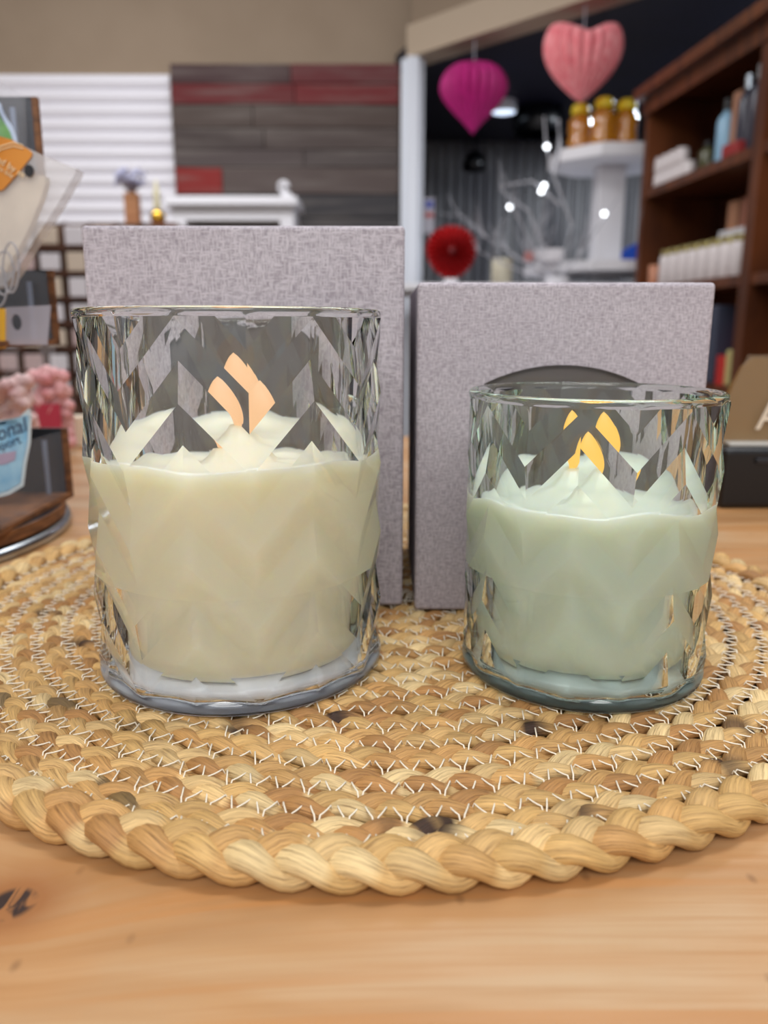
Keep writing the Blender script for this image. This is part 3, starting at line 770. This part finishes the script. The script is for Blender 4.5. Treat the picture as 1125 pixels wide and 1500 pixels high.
for ri in range(7):
    for ci in range(2, 9):
        px_ = rk.location.x - .66 + .06 + (ci+.5)*W_/12 + .0; z = zr[ri]-.061
        bm = bmesh.new(); box(bm, (0, 0, .030), (.056+rs.random()*.008, .012, .050+rs.random()*.012), .004)
        o = link('packet', bm, pm[rs.choice([0, 0, 0, 1, 2])], loc=Vector((px_, YR+.022, z-.0015)))
        tag(o, 'small pale packet standing on the %s ledge of the brown rack' % names_r[ri], 'packet', 'packets on the %s ledge of the brown rack' % names_r[ri])

# ------------------------------------------------------------------ white mantel, planter, ornament (back left)
YM = 4.25
a = U(247, 288, YM); b_ = U(428, 288, YM); zt = U(300, 287, YM).z
mn = empty('white_mantel', ((a.x+b_.x)/2, YM+.16, FZ), 0, 'white mantel shelf surround against the barn wood panel', 'mantel')
w = b_.x-a.x; zz = zt-FZ
link('mantel_shelf', B((0, 0, zz-.022), (w+.05, .34, .044), .006), M['white'], mn)
link('frieze', B((0, .02, zz-.077), (w, .28, .068), .004), M['white'], mn)
for s_ in (-1, 1): link('pilaster', B((s_*(w/2-.035), .02, (zz-.110)/2), (.07, .28, zz-.110), .004), M['white'], mn)
link('firebox', B((0, .12, (zz-.112)/2), (w-.15, .06, zz-.113)), mat('black_firebox', srgb(30, 30, 24), .7), mn)
p = U(417, 287, YM+.1)
sc_ = empty('white_figurine', (p.x, YM+.12, zt+.0), 0, 'small white scroll ornament on the right end of the mantel', 'ornament')
bm = bmesh.new(); tube(bm, [(.028*math.cos(t_)*(1-t_/14)-.01, 0, .062+.03*math.sin(t_)*(1-t_/14)) for t_ in [i*.45 for i in range(18)]], .009, 8)
link('scroll', bm, M['white'], sc_, smooth=True); link('foot', B((.008, 0, .018), (.05, .05, .036), .004), M['white'], sc_)

# plant pot with lavender flowers on a shelf post
def at_shelf(): pass
YP = 3.3
p0_ = U(196, 330, YP); zsh = U(196, 332, YP).z
sh = empty('side_table', (p0_.x+.03, YP, FZ), 0, 'narrow brown side table carrying the lavender planter behind the taller gift box', 'table')
link('table_top', B((0, 0, zsh-FZ-.012), (.34, .24, .024), .003), M['brownwood'], sh)
for sx in (-1, 1):
    for sy in (-1, 1): link('leg', B((sx*.145, sy*.095, (zsh-FZ-.024)/2), (.03, .03, zsh-FZ-.024)), M['brownwood'], sh)
pot = empty('flower_planter', (p0_.x, YP, zsh), 0, 'tall brown wooden planter of lavender flowers behind the taller gift box', 'planter')
pw = .05
link('pot', B((0, 0, .062), (pw*1.05, pw, .124), .004), noisy('light_brown_wood', srgb(160, 108, 70), srgb(184, 130, 88), (8, 8, 40), .6), pot)
bm = bmesh.new(); rs = random.Random(3)
for i in range(26):
    an = rs.uniform(0, 2*PI); rr = rs.uniform(.01, .055); zz_ = .15+rs.random()*.05
    tube(bm, [(0, 0, .12), (rr*.5*math.cos(an), rr*.5*math.sin(an), .14), (rr*math.cos(an), rr*math.sin(an), zz_)], .0016, 5)
o = link('stems', bm, mat('dusty_stem', srgb(96, 70, 72), .7), pot); tag(o, kind='stuff')
bm = bmesh.new()
for i in range(60):
    an = rs.uniform(0, 2*PI); rr = .062*math.sqrt(rs.random())
    bmesh.ops.create_icosphere(bm, subdivisions=1, radius=rs.uniform(.006, .011), matrix=Matrix.Translation((rr*math.cos(an), rr*math.sin(an), .155+rs.random()*.05)))
o = link('flowers', bm, noisy('lavender_petals', srgb(150, 150, 180), srgb(186, 188, 210), (30, 30, 30), .7), pot); tag(o, 'lavender grey flower heads', kind='stuff')
p1_ = U(232, 332, YP)
gb = empty('gold_ornament', (p1_.x, YP, zsh), 0, 'round gold ornament with a pale yellow spire beside the lavender planter', 'ornament')
bm = bmesh.new(); bmesh.ops.create_uvsphere(bm, u_segments=24, v_segments=14, radius=.030, matrix=Matrix.Translation((0, 0, .034)))
link('ball', bm, mat('polished_gold', srgb(214, 170, 70), .18, 1), gb, smooth=True)
link('spire', lathe(bmesh.new(), [(.012, .062), (.016, .075), (.011, .10), (.014, .12), (.008, .145), (.003, .17), (0, .175)], 16), mat('pale_yellow_glaze', srgb(222, 214, 176), .4), gb, smooth=True)
link('foot', lathe(bmesh.new(), [(0, 0), (.022, 0), (.018, .006), (0, .008)], 16), M['mdf'], gb)

# ------------------------------------------------------------------ paper hearts and rosette
def heart(name, p, w, h, depth, m, label, ztop_string, dent=.82, cat='decoration', pleats=22, fat=.72, drop=0):
    root = empty(name, p, 0, label, cat, 'hanging honeycomb paper hearts')
    bm = bmesh.new(); NPH = pleats*6; NTT = 22
    def hc(t_):   # half heart profile, t 0 (top dent) .. 1 (bottom tip) -> x (0..1), z (1..0)
        a_ = PI*t_
        x_ = math.sin(a_)**3
        z_ = (13*math.cos(a_)-5*math.cos(2*a_)-2*math.cos(3*a_)-math.cos(4*a_))
        return x_, (z_+17)/(17+12)
    zd = hc(0)[1]
    rings = []
    for j in range(NTT+1):
        x_, z_ = hc(j/NTT)
        if j == 0 or j == NTT: rings.append([bm.verts.new((0, 0, (z_ if not drop else 1-j/NTT)*h))]); continue
        # fatten the lower flank
        x_ = x_**fat
        if drop:
            u_ = j/NTT; z_ = 1-u_
            if u_ < .37: x_ = math.sqrt(max(0, 1-((.37-u_)/.37)**2))
            else: v_ = (u_-.37)/.63; x_ = (1-v_)*(1+.9*v_*(1-v_))
        row = []
        for i in range(NPH):
            ph = 2*PI*i/NPH; cc, ss = math.cos(ph), math.sin(ph)
            q = 1 - .13*(.5+.5*math.cos(ph*pleats))*(x_**.5)
            z = z_
            if z_ > zd: z = zd + (z_-zd)*(dent*abs(cc) + (1-dent))
            row.append(bm.verts.new((w/2*x_*cc*q, depth/2*x_*ss*q, z*h)))
        rings.append(row)
    for A0, D0 in zip(rings, rings[1:]):
        for i in range(NPH):
            k = (i+1) % NPH
            if len(A0) == 1: bm.faces.new((A0[0], D0[i], D0[k]))
            elif len(D0) == 1: bm.faces.new((A0[i], A0[k], D0[0]))
            else: bm.faces.new((A0[i], A0[k], D0[k], D0[i]))
    link('paper_heart', bm, m, root)
    bm = bmesh.new(); tube(bm, [(0, 0, zd*h-.01), (0, 0, ztop_string-p.z)], .0035, 6)
    o = link('string', bm, film('clear_string', srgb(190, 190, 200), .55, .3), root)
    return root
def honey(name, c1, c2, tr=.0):
    m = noisy(name, c1, c2, (60, 60, 25), .65, nscale=1)
    return m
YH = 4.33
pb = U(692, 197, YH); wv = U(740, 140, YH).x - U(640, 140, YH).x; hv = U(690, 89, YH).z - pb.z
heart('paper_heart_decoration', pb, wv, hv/.99, wv*.85, honey('magenta_tissue', srgb(158, 2, 98), srgb(182, 8, 116)), 'magenta honeycomb paper heart hanging under the beige header', 1.515, dent=.25, fat=.6, drop=1)
YH = 3.90
pb = U(850, 150, YH); wv = U(911, 95, YH).x - U(795, 95, YH).x; hv = U(850, 36, YH).z - pb.z
hp_ = heart('paper_heart_decoration', pb, wv, hv/.99, wv*.75, honey('pink_tissue', srgb(232, 116, 126), srgb(246, 160, 164)), 'light pink honeycomb paper heart hanging above the honey bottles', 1.515, dent=.75, fat=.52)
# red rosette
DT = .320   # top of the display ledge
YB = 3.74
pc = U(661, 368, YB); rad = (U(699, 368, YB).x-U(623, 368, YB).x)/2
rosr = empty('paper_rosette', (pc.x, YB, DT), 0, 'deep red pleated paper rosette standing above the gap between the gift boxes', 'decoration')
bm = bmesh.new(); n = 56
zc = pc.z-DT
ctrf = bm.verts.new((0, -.035, zc)); ctrb = bm.verts.new((0, .03, zc)); ov = []
for i in range(n):
    a_ = 2*PI*i/n; q = (1 if i % 2 else .93)*rad*(1+.03*math.sin(3*a_)); yy = -.018 if i % 2 else .012
    ov.append(bm.verts.new((q*math.cos(a_), yy, zc+q*math.sin(a_))))
mv = [bm.verts.new((.45*rad*math.cos(2*PI*i/n), (-.045 if i % 2 else -.012), zc+.45*rad*math.sin(2*PI*i/n))) for i in range(n)]
for i in range(n):
    j = (i+1) % n; bm.faces.new((ctrf, mv[i], mv[j])); bm.faces.new((mv[i], ov[i], ov[j], mv[j])); bm.faces.new((ctrb, ov[j], ov[i]))
link('pleated_disc', bm, honey('red_tissue', srgb(168, 6, 14), srgb(190, 14, 22)), rosr)
bm = bmesh.new(); bmesh.ops.create_uvsphere(bm, u_segments=16, v_segments=10, radius=.016, matrix=Matrix.Translation((0, -.045, zc)))
link('button', bm, mat('dark_red_button', srgb(110, 8, 16), .6), rosr, smooth=True)
link('prop_foot', B((0, .012, .012), (.06, .06, .024), .003), M['white'], rosr)

# ------------------------------------------------------------------ display ledge table, tiered stand, honey, tree
lt = empty('display_table', (.63, 4.06, FZ), 0, 'tall white display table behind the gift boxes carrying the tiered stand', 'table')
link('table_top', B((0, 0, DT-FZ-.015), (1.30, .82, .03), .004), M['white'], lt)
for sx in (-1, 1):
    for sy in (-1, 1): link('leg', B((sx*.60, sy*.36, (DT-FZ-.03)/2), (.05, .05, DT-FZ-.03)), M['white'], lt)
YT = 4.12
ts = empty('tiered_stand', (U(890, 300, YT).x, YT, DT), 0, 'white two tier display stand holding the honey bottles beside the brown shelf', 'display stand')
def tier(z, r_in, th):
    bm = bmesh.new(); n = 8
    A0 = [bm.verts.new((r_in*math.cos(2*PI*(i+.5)/n+.0), r_in*math.sin(2*PI*(i+.5)/n), z)) for i in range(n)]
    D0 = [bm.verts.new(v.co+Vector((0, 0, th))) for v in A0]
    bm.faces.new(A0[::-1]); bm.faces.new(D0)
    for i in range(n): bm.faces.new((A0[i], A0[(i+1) % n], D0[(i+1) % n], D0[i]))
    bmesh.ops.bevel(bm, geom=bm.edges[:], offset=.003, segments=1, affect='EDGES')
    return bm
zT = U(890, 232, YT-.2).z; zL = U(860, 398, YT-.25).z
link('top_tier', tier(zT-DT, .30, .055), M['white'], ts); link('lower_tier', tier(max(zL-DT, .01), .40, .045), M['white'], ts)
link('post', B((0, 0, (zT-DT)/2+.02), (.13, .13, zT-DT-.045), .006), M['white'], ts)
bm = bmesh.new()
for s_ in (-1,): box(bm, (0, 0, 0), (.02, .02, .01))
bm.free()
# honey bottles
ambr = mat('amber_honey', srgb(206, 134, 22), .08, 0); ambr.node_tree.nodes['Principled BSDF'].inputs['Transmission Weight'].default_value = .35
ambr.node_tree.nodes['Principled BSDF'].inputs['Coat Weight'].default_value = 1
yel = mat('yellow_cap_plastic', srgb(232, 205, 40), .35)
zb = zT+.055
hb = empty('honey_bottle', (0, 0, 0), 0, 'x', 'bottle', 'honey bottles on the white stand')
HBh = .150
link('bottle', lathe(bmesh.new(), [(0, 0), (.046, 0), (.052, .006), (.052, .05), (.046, .060), (.050, .072), (.050, .11), (.036, .128), (.030, .136), (0, .137)], 24), ambr, hb, smooth=True)
link('cap', lathe(bmesh.new(), [(.036, .134), (.040, .138), (.040, .156), (.034, .166), (.020, .172), (0, .173)], 20), yel, hb, smooth=True)
labs = ['leftmost honey bottle with a yellow cap on the white stand', 'middle honey bottle with a yellow cap on the white stand', 'honey bottle with a yellow cap nearest the brown shelf']
for i, (px_, yy) in enumerate([(848, YT-.02), (882, YT-.13), (915, YT-.10)]):
    o = hb if i == 0 else copy_tree(hb)
    o.location = (U(px_, 208, yy).x, yy, zb); o.scale = (1.08, 1.08, 1.28); o['label'] = labs[i]
# packages on the lower tier
zl = max(zL-DT, .01)+DT+.045
p = U(806, 375, YT-.27)
o = link('white_package', B((0, 0, .028), (.13, .07, .056), .004), mat('white_card', srgb(225, 222, 226), .5), loc=Vector((p.x, YT-.24, zl+.0008))); tag(o, 'flat white box on the lower tier of the white stand', 'box')
p = U(776, 380, YT-.27)
o = link('red_package', B((0, 0, .022), (.035, .06, .044), .004), mat('faded_red_card', srgb(190, 96, 84), .5), loc=Vector((p.x, YT-.24, zl))); tag(o, 'small faded red box beside the flat white box on the stand', 'box')
p = U(924, 330, YT+.3)
o = link('blue_bag', poly_slab([(-.06, 0, 0), (.07, 0, 0), (.07, 0, .13), (.0, 0, .10), (-.06, 0, .05)], (0, 1, 0), .05), mat('blue_plastic', srgb(36, 84, 190), .4), loc=Vector((ts.location.x+.15, YT+.10, zl+.0005))); tag(o, 'bright blue package behind the post of the white stand', 'package')
# cream jar on ledge
p = U(735, 392, 3.9)
o = link('candle_jar', lathe(bmesh.new(), [(0, 0), (.046, 0), (.048, .004), (.048, .118), (.044, .124), (0, .124)], 28), mat('cream_glaze', srgb(196, 190, 168), .4), loc=Vector((p.x, 3.9, DT)), smooth=True); tag(o, 'cream pillar candle on the display table right of the red rosette', 'candle')

# white twig tree with small glowing bulbs
YG = 3.76
tp = U(815, 420, YG)
tree = empty('twig_tree', (tp.x, YG, DT), 0, 'white twig tree with tiny glowing bulbs in front of the tiered stand', 'decoration')
rs = random.Random(12)
bm = bmesh.new(); ends = []
def grow(p, d_, l, r, lev):
    pts = [p]; q = p.copy(); dd = d_.copy()
    for i in range(5):
        dd = (dd + Vector((rs.uniform(-.28, .28), rs.uniform(-.28, .28), rs.uniform(-.1, .22)))).normalized(); q = q + dd*(l/5); pts.append(q.copy())
    tube(bm, pts, r, 6, taper=.45)
    if lev > 0:
        for i in (2, 3, 5):
            for k in range(1 if i < 4 else 2):
                d2 = (dd + Vector((rs.uniform(-1, 1), rs.uniform(-1, 1), rs.uniform(-.4, .7)))*.9).normalized()
                grow(pts[i], d2, l*rs.uniform(.45, .7), r*.55, lev-1)
for an, le, tilt in [(PI, .34, .45), (PI*.93, .30, .8), (PI*1.08, .26, .2), (.15, .18, 1.1)]:
    grow(Vector((0, 0, .02)), Vector((math.cos(an), math.sin(an)*.6, tilt)).normalized(), le, .0055, 2)
link('branches', bm, mat('white_twigs', srgb(190, 190, 198), .5), tree)
link('pot', lathe(bmesh.new(), [(0, 0), (.05, 0), (.058, .03), (.05, .035), (0, .035)], 24), M['white'], tree)
bulb = emit('bulb_glow', (.92, .96, 1.0, 1), 5)
for px_, py_ in [(747, 303), (793, 280), (797, 272), (801, 215), (885, 313), (740, 250), (862, 395)][:5]:
    q = U(px_, py_, YG-.02); bm = bmesh.new(); bmesh.ops.create_icosphere(bm, subdivisions=2, radius=.0115, matrix=Matrix.Translation(q-Vector(tree.location)))
    link('bulb', bm, bulb, tree, smooth=True)
# leafy sprig of the tree reaching up the side of the stand
bm = bmesh.new()
o_ = Vector(tree.location)
tube(bm, [(0, 0, .05), U(838, 330, YG)-o_, U(812, 260, YG)-o_, U(800, 215, YG)-o_, U(797, 170, YG)-o_], .006, 6, taper=.5)
tube(bm, [U(812, 255, YG)-o_, U(820, 215, YG)-o_, U(818, 175, YG)-o_], .012, 6, taper=.6)
tube(bm, [U(820, 300, YG)-o_, U(780, 265, YG)-o_, U(735, 272, YG)-o_], .006, 6, taper=.4)
tube(bm, [U(800, 370, YG)-o_, U(775, 310, YG)-o_, U(730, 275, YG)-o_], .006, 6, taper=.4)
tube(bm, [U(845, 380, YG)-o_, U(885, 320, YG)-o_, U(905, 290, YG)-o_], .006, 6, taper=.4)
link('branches', bm, mat('white_twigs_sprig', srgb(185, 185, 192), .5), tree)

# dark hanging lamps and a ceiling downlight in the back area
for px_, py_, Y_, r_, lb_ in [(790, 168, 5.6, .17, 'larger black dome lamp hanging in the dark back area'), (695, 236, 5.9, .085, 'smaller black dome lamp hanging in the dark back area')]:
    q = U(px_, py_, Y_); rt_ = empty('pendant_lamp', (q.x, q.y, q.z-r_*.7), 0, lb_, 'lamp', 'black pendant lamps')
    link('lamp_shade', lathe(bmesh.new(), [(r_*.9, 0), (r_, r_*.1), (r_*.98, r_*.6), (r_*.7, r_*1.2), (r_*.25, r_*1.5), (0, r_*1.55)], 28), M['darkplastic'], rt_, smooth=True)
    bm = bmesh.new(); tube(bm, [(0, 0, r_*1.5), (0, 0, 1.52-(q.z-r_*.7))], .006, 6); link('cord', bm, M['darkplastic'], rt_)
q = U(738, 157, 5.45)
dl = empty('downlight', (q.x, q.y, 1.455), 0, 'round bluish white ceiling downlight beside the magenta heart', 'ceiling light')
link('lamp_housing', lathe(bmesh.new(), [(.075, .0), (.08, .005), (.08, .064), (0, .064)], 24), M['white'], dl)
link('lamp_disc', lathe(bmesh.new(), [(0, .004), (.072, .004), (.072, .010), (0, .010)], 24), emit('cool_lamp', (.70, .82, 1, 1), 1.6), dl)
# notice on the white post
q0, q1 = U(621, 290, 4.63), U(636, 342, 4.63)
nt = empty('notice_strip', ((q0.x+q1.x)/2, 4.63, q1.z), 0, 'narrow white notice with blue and red print beside the white post', 'notice')
hh = q0.z-q1.z; ww = q1.x-q0.x
link('paper', B((0, 0, hh/2), (ww, .004, hh)), mat('notice_white', srgb(150, 148, 156), .5), nt)
link('print', B((0, -.003, hh*.82), (ww*.8, .002, hh*.2)), mat('notice_blue', srgb(60, 70, 140), .5), nt)
link('print', B((0, -.003, hh*.52), (ww*.8, .002, hh*.14)), mat('notice_red', srgb(150, 60, 60), .5), nt)

# ------------------------------------------------------------------ brown shelf unit (right)
F0 = Vector((1.0745, 3.50)); F1 = Vector((1.151, 2.73)); dv_ = (F1-F0).normalized(); nb = Vector((-dv_.y, dv_.x)); 
if nb.x < 0: nb = -nb
DEP = .34
def P3(s, dpt, z): q = F0 + dv_*s + nb*dpt; return Vector((q.x, q.y, z))
def board(bm, s0, s1, d0, d1, z0, z1):
    c_ = [P3(s0, d0, z0), P3(s1, d0, z0), P3(s1, d1, z0), P3(s0, d1, z0)]
    lo = [bm.verts.new(q_) for q_ in c_]; hi = [bm.verts.new(q_ + Vector((0, 0, z1-z0))) for q_ in c_]
    bm.faces.new(lo[::-1]); bm.faces.new(hi)
    for i in range(4): bm.faces.new((lo[i], lo[(i+1) % 4], hi[(i+1) % 4], hi[i]))
SL = (F1-F0).length + .05; S2 = SL + .75
shu = empty('shelf_unit', P3(SL/2, DEP/2, FZ), 0, 'tall reddish brown wooden shelf unit stocked with jars at the right', 'shelf')
so = Vector(shu.location)
def sh_part(name, f):
    bm = bmesh.new(); f(bm); bmesh.ops.translate(bm, verts=bm.verts, vec=-so); return link(name, bm, M['brownwood'], shu)
ZTOP = U(925, 128, 3.5).z
sh_part('side_panel', lambda bm: board(bm, -.035, 0.0, 0, DEP, FZ, ZTOP-.04))
sh_part('divider', lambda bm: (board(bm, SL, SL+.055, -.004, DEP, FZ, ZTOP-.04)))
sh_part('side_panel', lambda bm: board(bm, S2, S2+.03, 0, DEP, FZ, ZTOP-.04))
sh_part('back_panel', lambda bm: board(bm, 0, S2, DEP, DEP+.012, FZ, ZTOP-.04))
sh_part('top_board', lambda bm: (board(bm, -.06, S2+.05, -.05, DEP+.02, ZTOP-.04, ZTOP), board(bm, -.035, S2+.03, -.012, 0, ZTOP-.10, ZTOP-.04)))
ZS = [.650, .262, -.10, -.46, -.85]
for z in ZS:
    sh_part('shelf_board', lambda bm: (board(bm, 0, SL, .004, DEP, z, z+.034)))
    sh_part('shelf_board', lambda bm: (board(bm, SL+.055, S2, .004, DEP, z, z+.034)))

def on_shelf(o, s, dpt, z): q_ = P3(s, dpt, z); o.location = q_; o.rotation_euler.z = math.atan2(dv_.y, dv_.x)+PI
wj = mat('white_ceramic_jar', srgb(214, 206, 206), .35)
def jar_white(h=.062, r=.024, lid=None):
    j = empty('jar', (0, 0, 0), 0, 'x', 'jar')
    link('jar_body', lathe(bmesh.new(), [(0, 0), (r*.92, 0), (r, .004), (r, h*.78), (r*.85, h*.86), (0, h*.86)], 20), wj, j, smooth=True)
    link('lid', lathe(bmesh.new(), [(r*.92, h*.84), (r*.92, h), (0, h)], 20), lid or wj, j)
    return j
z1 = ZS[0]+.0342
base = jar_white(.058, .026)
k = 0
for i in range(5):
    for lv in range(2 if i < 4 else 1):
        o = base if k == 0 else copy_tree(base); k += 1
        on_shelf(o, .035+i*.062, .05, z1+lv*.0585)
        o['group'] = 'white jars stacked on the upper shelf'; o['label'] = 'small white jar in the %s row of the upper shelf stack' % ('upper' if lv else 'lower')
# other goods on the upper shelf
def bottle(name, s, dpt, z, r, h, m, mc, label, cat='bottle', sq=False):
    b = empty(name, (0, 0, 0), 0, label, cat)
    link('bottle_body', lathe(bmesh.new(), [(0, 0), (r*.95, 0), (r, .004), (r, h*.66), (r*.8, h*.74), (r*.42, h*.8), (r*.42, h*.84), (0, h*.84)], 20), m, b, smooth=True)
    link('cap', lathe(bmesh.new(), [(r*.5, h*.83), (r*.5, h), (0, h)], 16), mc, b); on_shelf(b, s, dpt, z); return b
bk = M['darkplastic']
bottle('bottle', .385, .07, z1, .030, .105, mat('olive_glass', srgb(70, 70, 40), .2), bk, 'short olive bottle beside the white jars on the upper shelf')
bottle('bottle', .505, .07, z1, .032, .215, mat('light_blue_bottle', srgb(140, 180, 206), .35), bk, 'light blue bottle with a black cap on the upper shelf')
o = link('tan_box', B((0, 0, .11), (.05, .05, .22), .003), mat('tan_card', srgb(170, 124, 98), .6)); on_shelf(o, .585, .08, z1); tag(o, 'tall tan box beside the light blue bottle on the upper shelf', 'box')
for i, (s_, dp, hh_) in enumerate([(.655, .06, .25), (.655, .17, .33), (.725, .06, .26), (.725, .17, .34), (.78, .10, .30)]):
    bb_ = bottle('dark_bottle', s_, dp, z1, .031, hh_, mat('smoky_grey_bottle_%d' % i if False else 'smoky_grey_bottle', srgb(58, 58, 70), .25), M['steel'] if i in (0, 2) else bk,
           ['shorter smoky grey bottle with a silver cap next to the tan box', 'tall smoky grey bottle behind the silver capped one', 'smoky grey bottle with a silver cap near the shelf divider', 'tallest smoky grey bottle at the back beside the divider', 'smoky grey bottle touching the shelf divider'][i])
    bb_['group'] = 'smoky grey bottles on the upper shelf'
o = link('red_box', B((0, 0, .02), (.10, .03, .04), .003), mat('red_card', srgb(150, 44, 44), .5)); on_shelf(o, .665, .018, z1); tag(o, 'low red box at the front of the upper shelf', 'box')
# second shelf: white jars with gold lids, box riser
z2 = ZS[1]+.0342
goldlid = mat('dull_gold_lid', srgb(176, 164, 110), .3, .7)
g0 = jar_white(.135, .036, goldlid)
for i in range(8):
    o = g0 if i == 0 else copy_tree(g0)
    on_shelf(o, .175+i*.078, .05, z2); o['group'] = 'white jars with gold lids on the second shelf'
    o['label'] = 'white jar with a gold lid in the front row of the second shelf'
    for ch in [q_ for q_ in bpy.data.objects if q_.parent == o]:
        pass
o = link('peach_candle', lathe(bmesh.new(), [(0, 0), (.030, 0), (.032, .004), (.032, .085), (0, .088)], 20), mat('peach_wax', srgb(190, 130, 100), .5), smooth=True); on_shelf(o, .065, .05, z2); tag(o, 'peach pillar candle left of the gold lidded jars', 'candle')
rz_ = empty('shelf_riser', (0, 0, 0), 0, 'white shelf riser behind the gold lidded jars', 'riser'); on_shelf(rz_, .60, .20, z2)
link('riser_top', B((0, 0, .165), (.40, .14, .03), .003), M['white'], rz_)
for s_ in (-1, 1): link('riser_side', B((s_*.19, 0, .075), (.016, .14, .15)), M['white'], rz_)
for i, (c_, lb_) in enumerate([((176, 126, 96), 'tan box on the left end of the white riser'), ((160, 104, 84), 'terracotta box in the middle of the white riser'), ((150, 92, 84), 'dusty rose box near the right end of the white riser'), ((122, 82, 74), 'dark rose box at the divider end of the white riser')]):
    o = link('small_box', B((0, 0, .05), (.07, .07, .10), .003), mat('box_card', srgb(*c_), .6)); on_shelf(o, .46+i*.092, .18, z2+.1802); tag(o, lb_, 'box', 'boxes on the white riser')
# third shelf goods seen beside the gift box
z3 = ZS[2]+.0342
for i, (s_, c_, hh_, w_, lb_) in enumerate([(.70, (196, 40, 104), .21, .09, 'bright magenta bag on the third shelf beside the divider'), (.61, (60, 66, 84), .27, .08, 'slate blue box on the third shelf'), (.77, (190, 180, 120), .12, .06, 'pale yellow box at the divider on the third shelf')]):
    o = link('box', B((0, 0, hh_/2), (w_, .08, hh_), .006), mat('shelf_goods', srgb(*c_), .5)); o.name = ['magenta_bag', 'slate_box', 'yellow_box'][i]; on_shelf(o, s_, .06+.1*(i == 0), z3); tag(o, lb_, ['bag', 'box', 'box'][i])
o = link('red_tin', lathe(bmesh.new(), [(0, 0), (.035, 0), (.035, .10), (0, .10)], 20), mat('red_tin_paint', srgb(180, 44, 40), .4), smooth=False); on_shelf(o, .70, .05, z3); tag(o, 'red tin in front of the magenta bag on the third shelf', 'tin')

# ------------------------------------------------------------------ light
w = bpy.data.worlds.new('world'); S.world = w; w.use_nodes = True
w.node_tree.nodes['Background'].inputs[0].default_value = (.97, .97, 1.0, 1); w.node_tree.nodes['Background'].inputs[1].default_value = .66
def area(name, loc, sx, sy, power, col=(1, 1, 1), rot=(0, 0, 0)):
    l = bpy.data.lights.new(name, 'AREA'); l.shape = 'RECTANGLE'; l.size = sx; l.size_y = sy; l.energy = power; l.color = col
    o = bpy.data.objects.new(name, l); C.objects.link(o); o.location = loc; o.rotation_euler = rot; return o
area('ceiling_and_fill_light', (-.2, -1.6, 1.7), 2.2, .7, 42, (1, .985, .965), (math.radians(25), 0, 0))  # added fill light behind the camera, brightens the gift box fronts
area('ceiling_and_fill_light', (.4, .45, 1.75), 1.2, .3, 15, (.97, .98, 1))
area('ceiling_and_fill_light', (-1.3, 2.9, 1.9), 1.8, .5, 40, (.97, .97, 1), (math.radians(20), 0, 0))
area('ceiling_and_fill_light', (.7, 2.0, 1.8), 1.2, .4, 9, (1, .95, .9))
area('ceiling_and_fill_light', (1.78, 4.95, 1.50), .5, .3, 38, (.85, .92, 1))  # added fill light hidden behind the shelf unit, lifts the dark back area
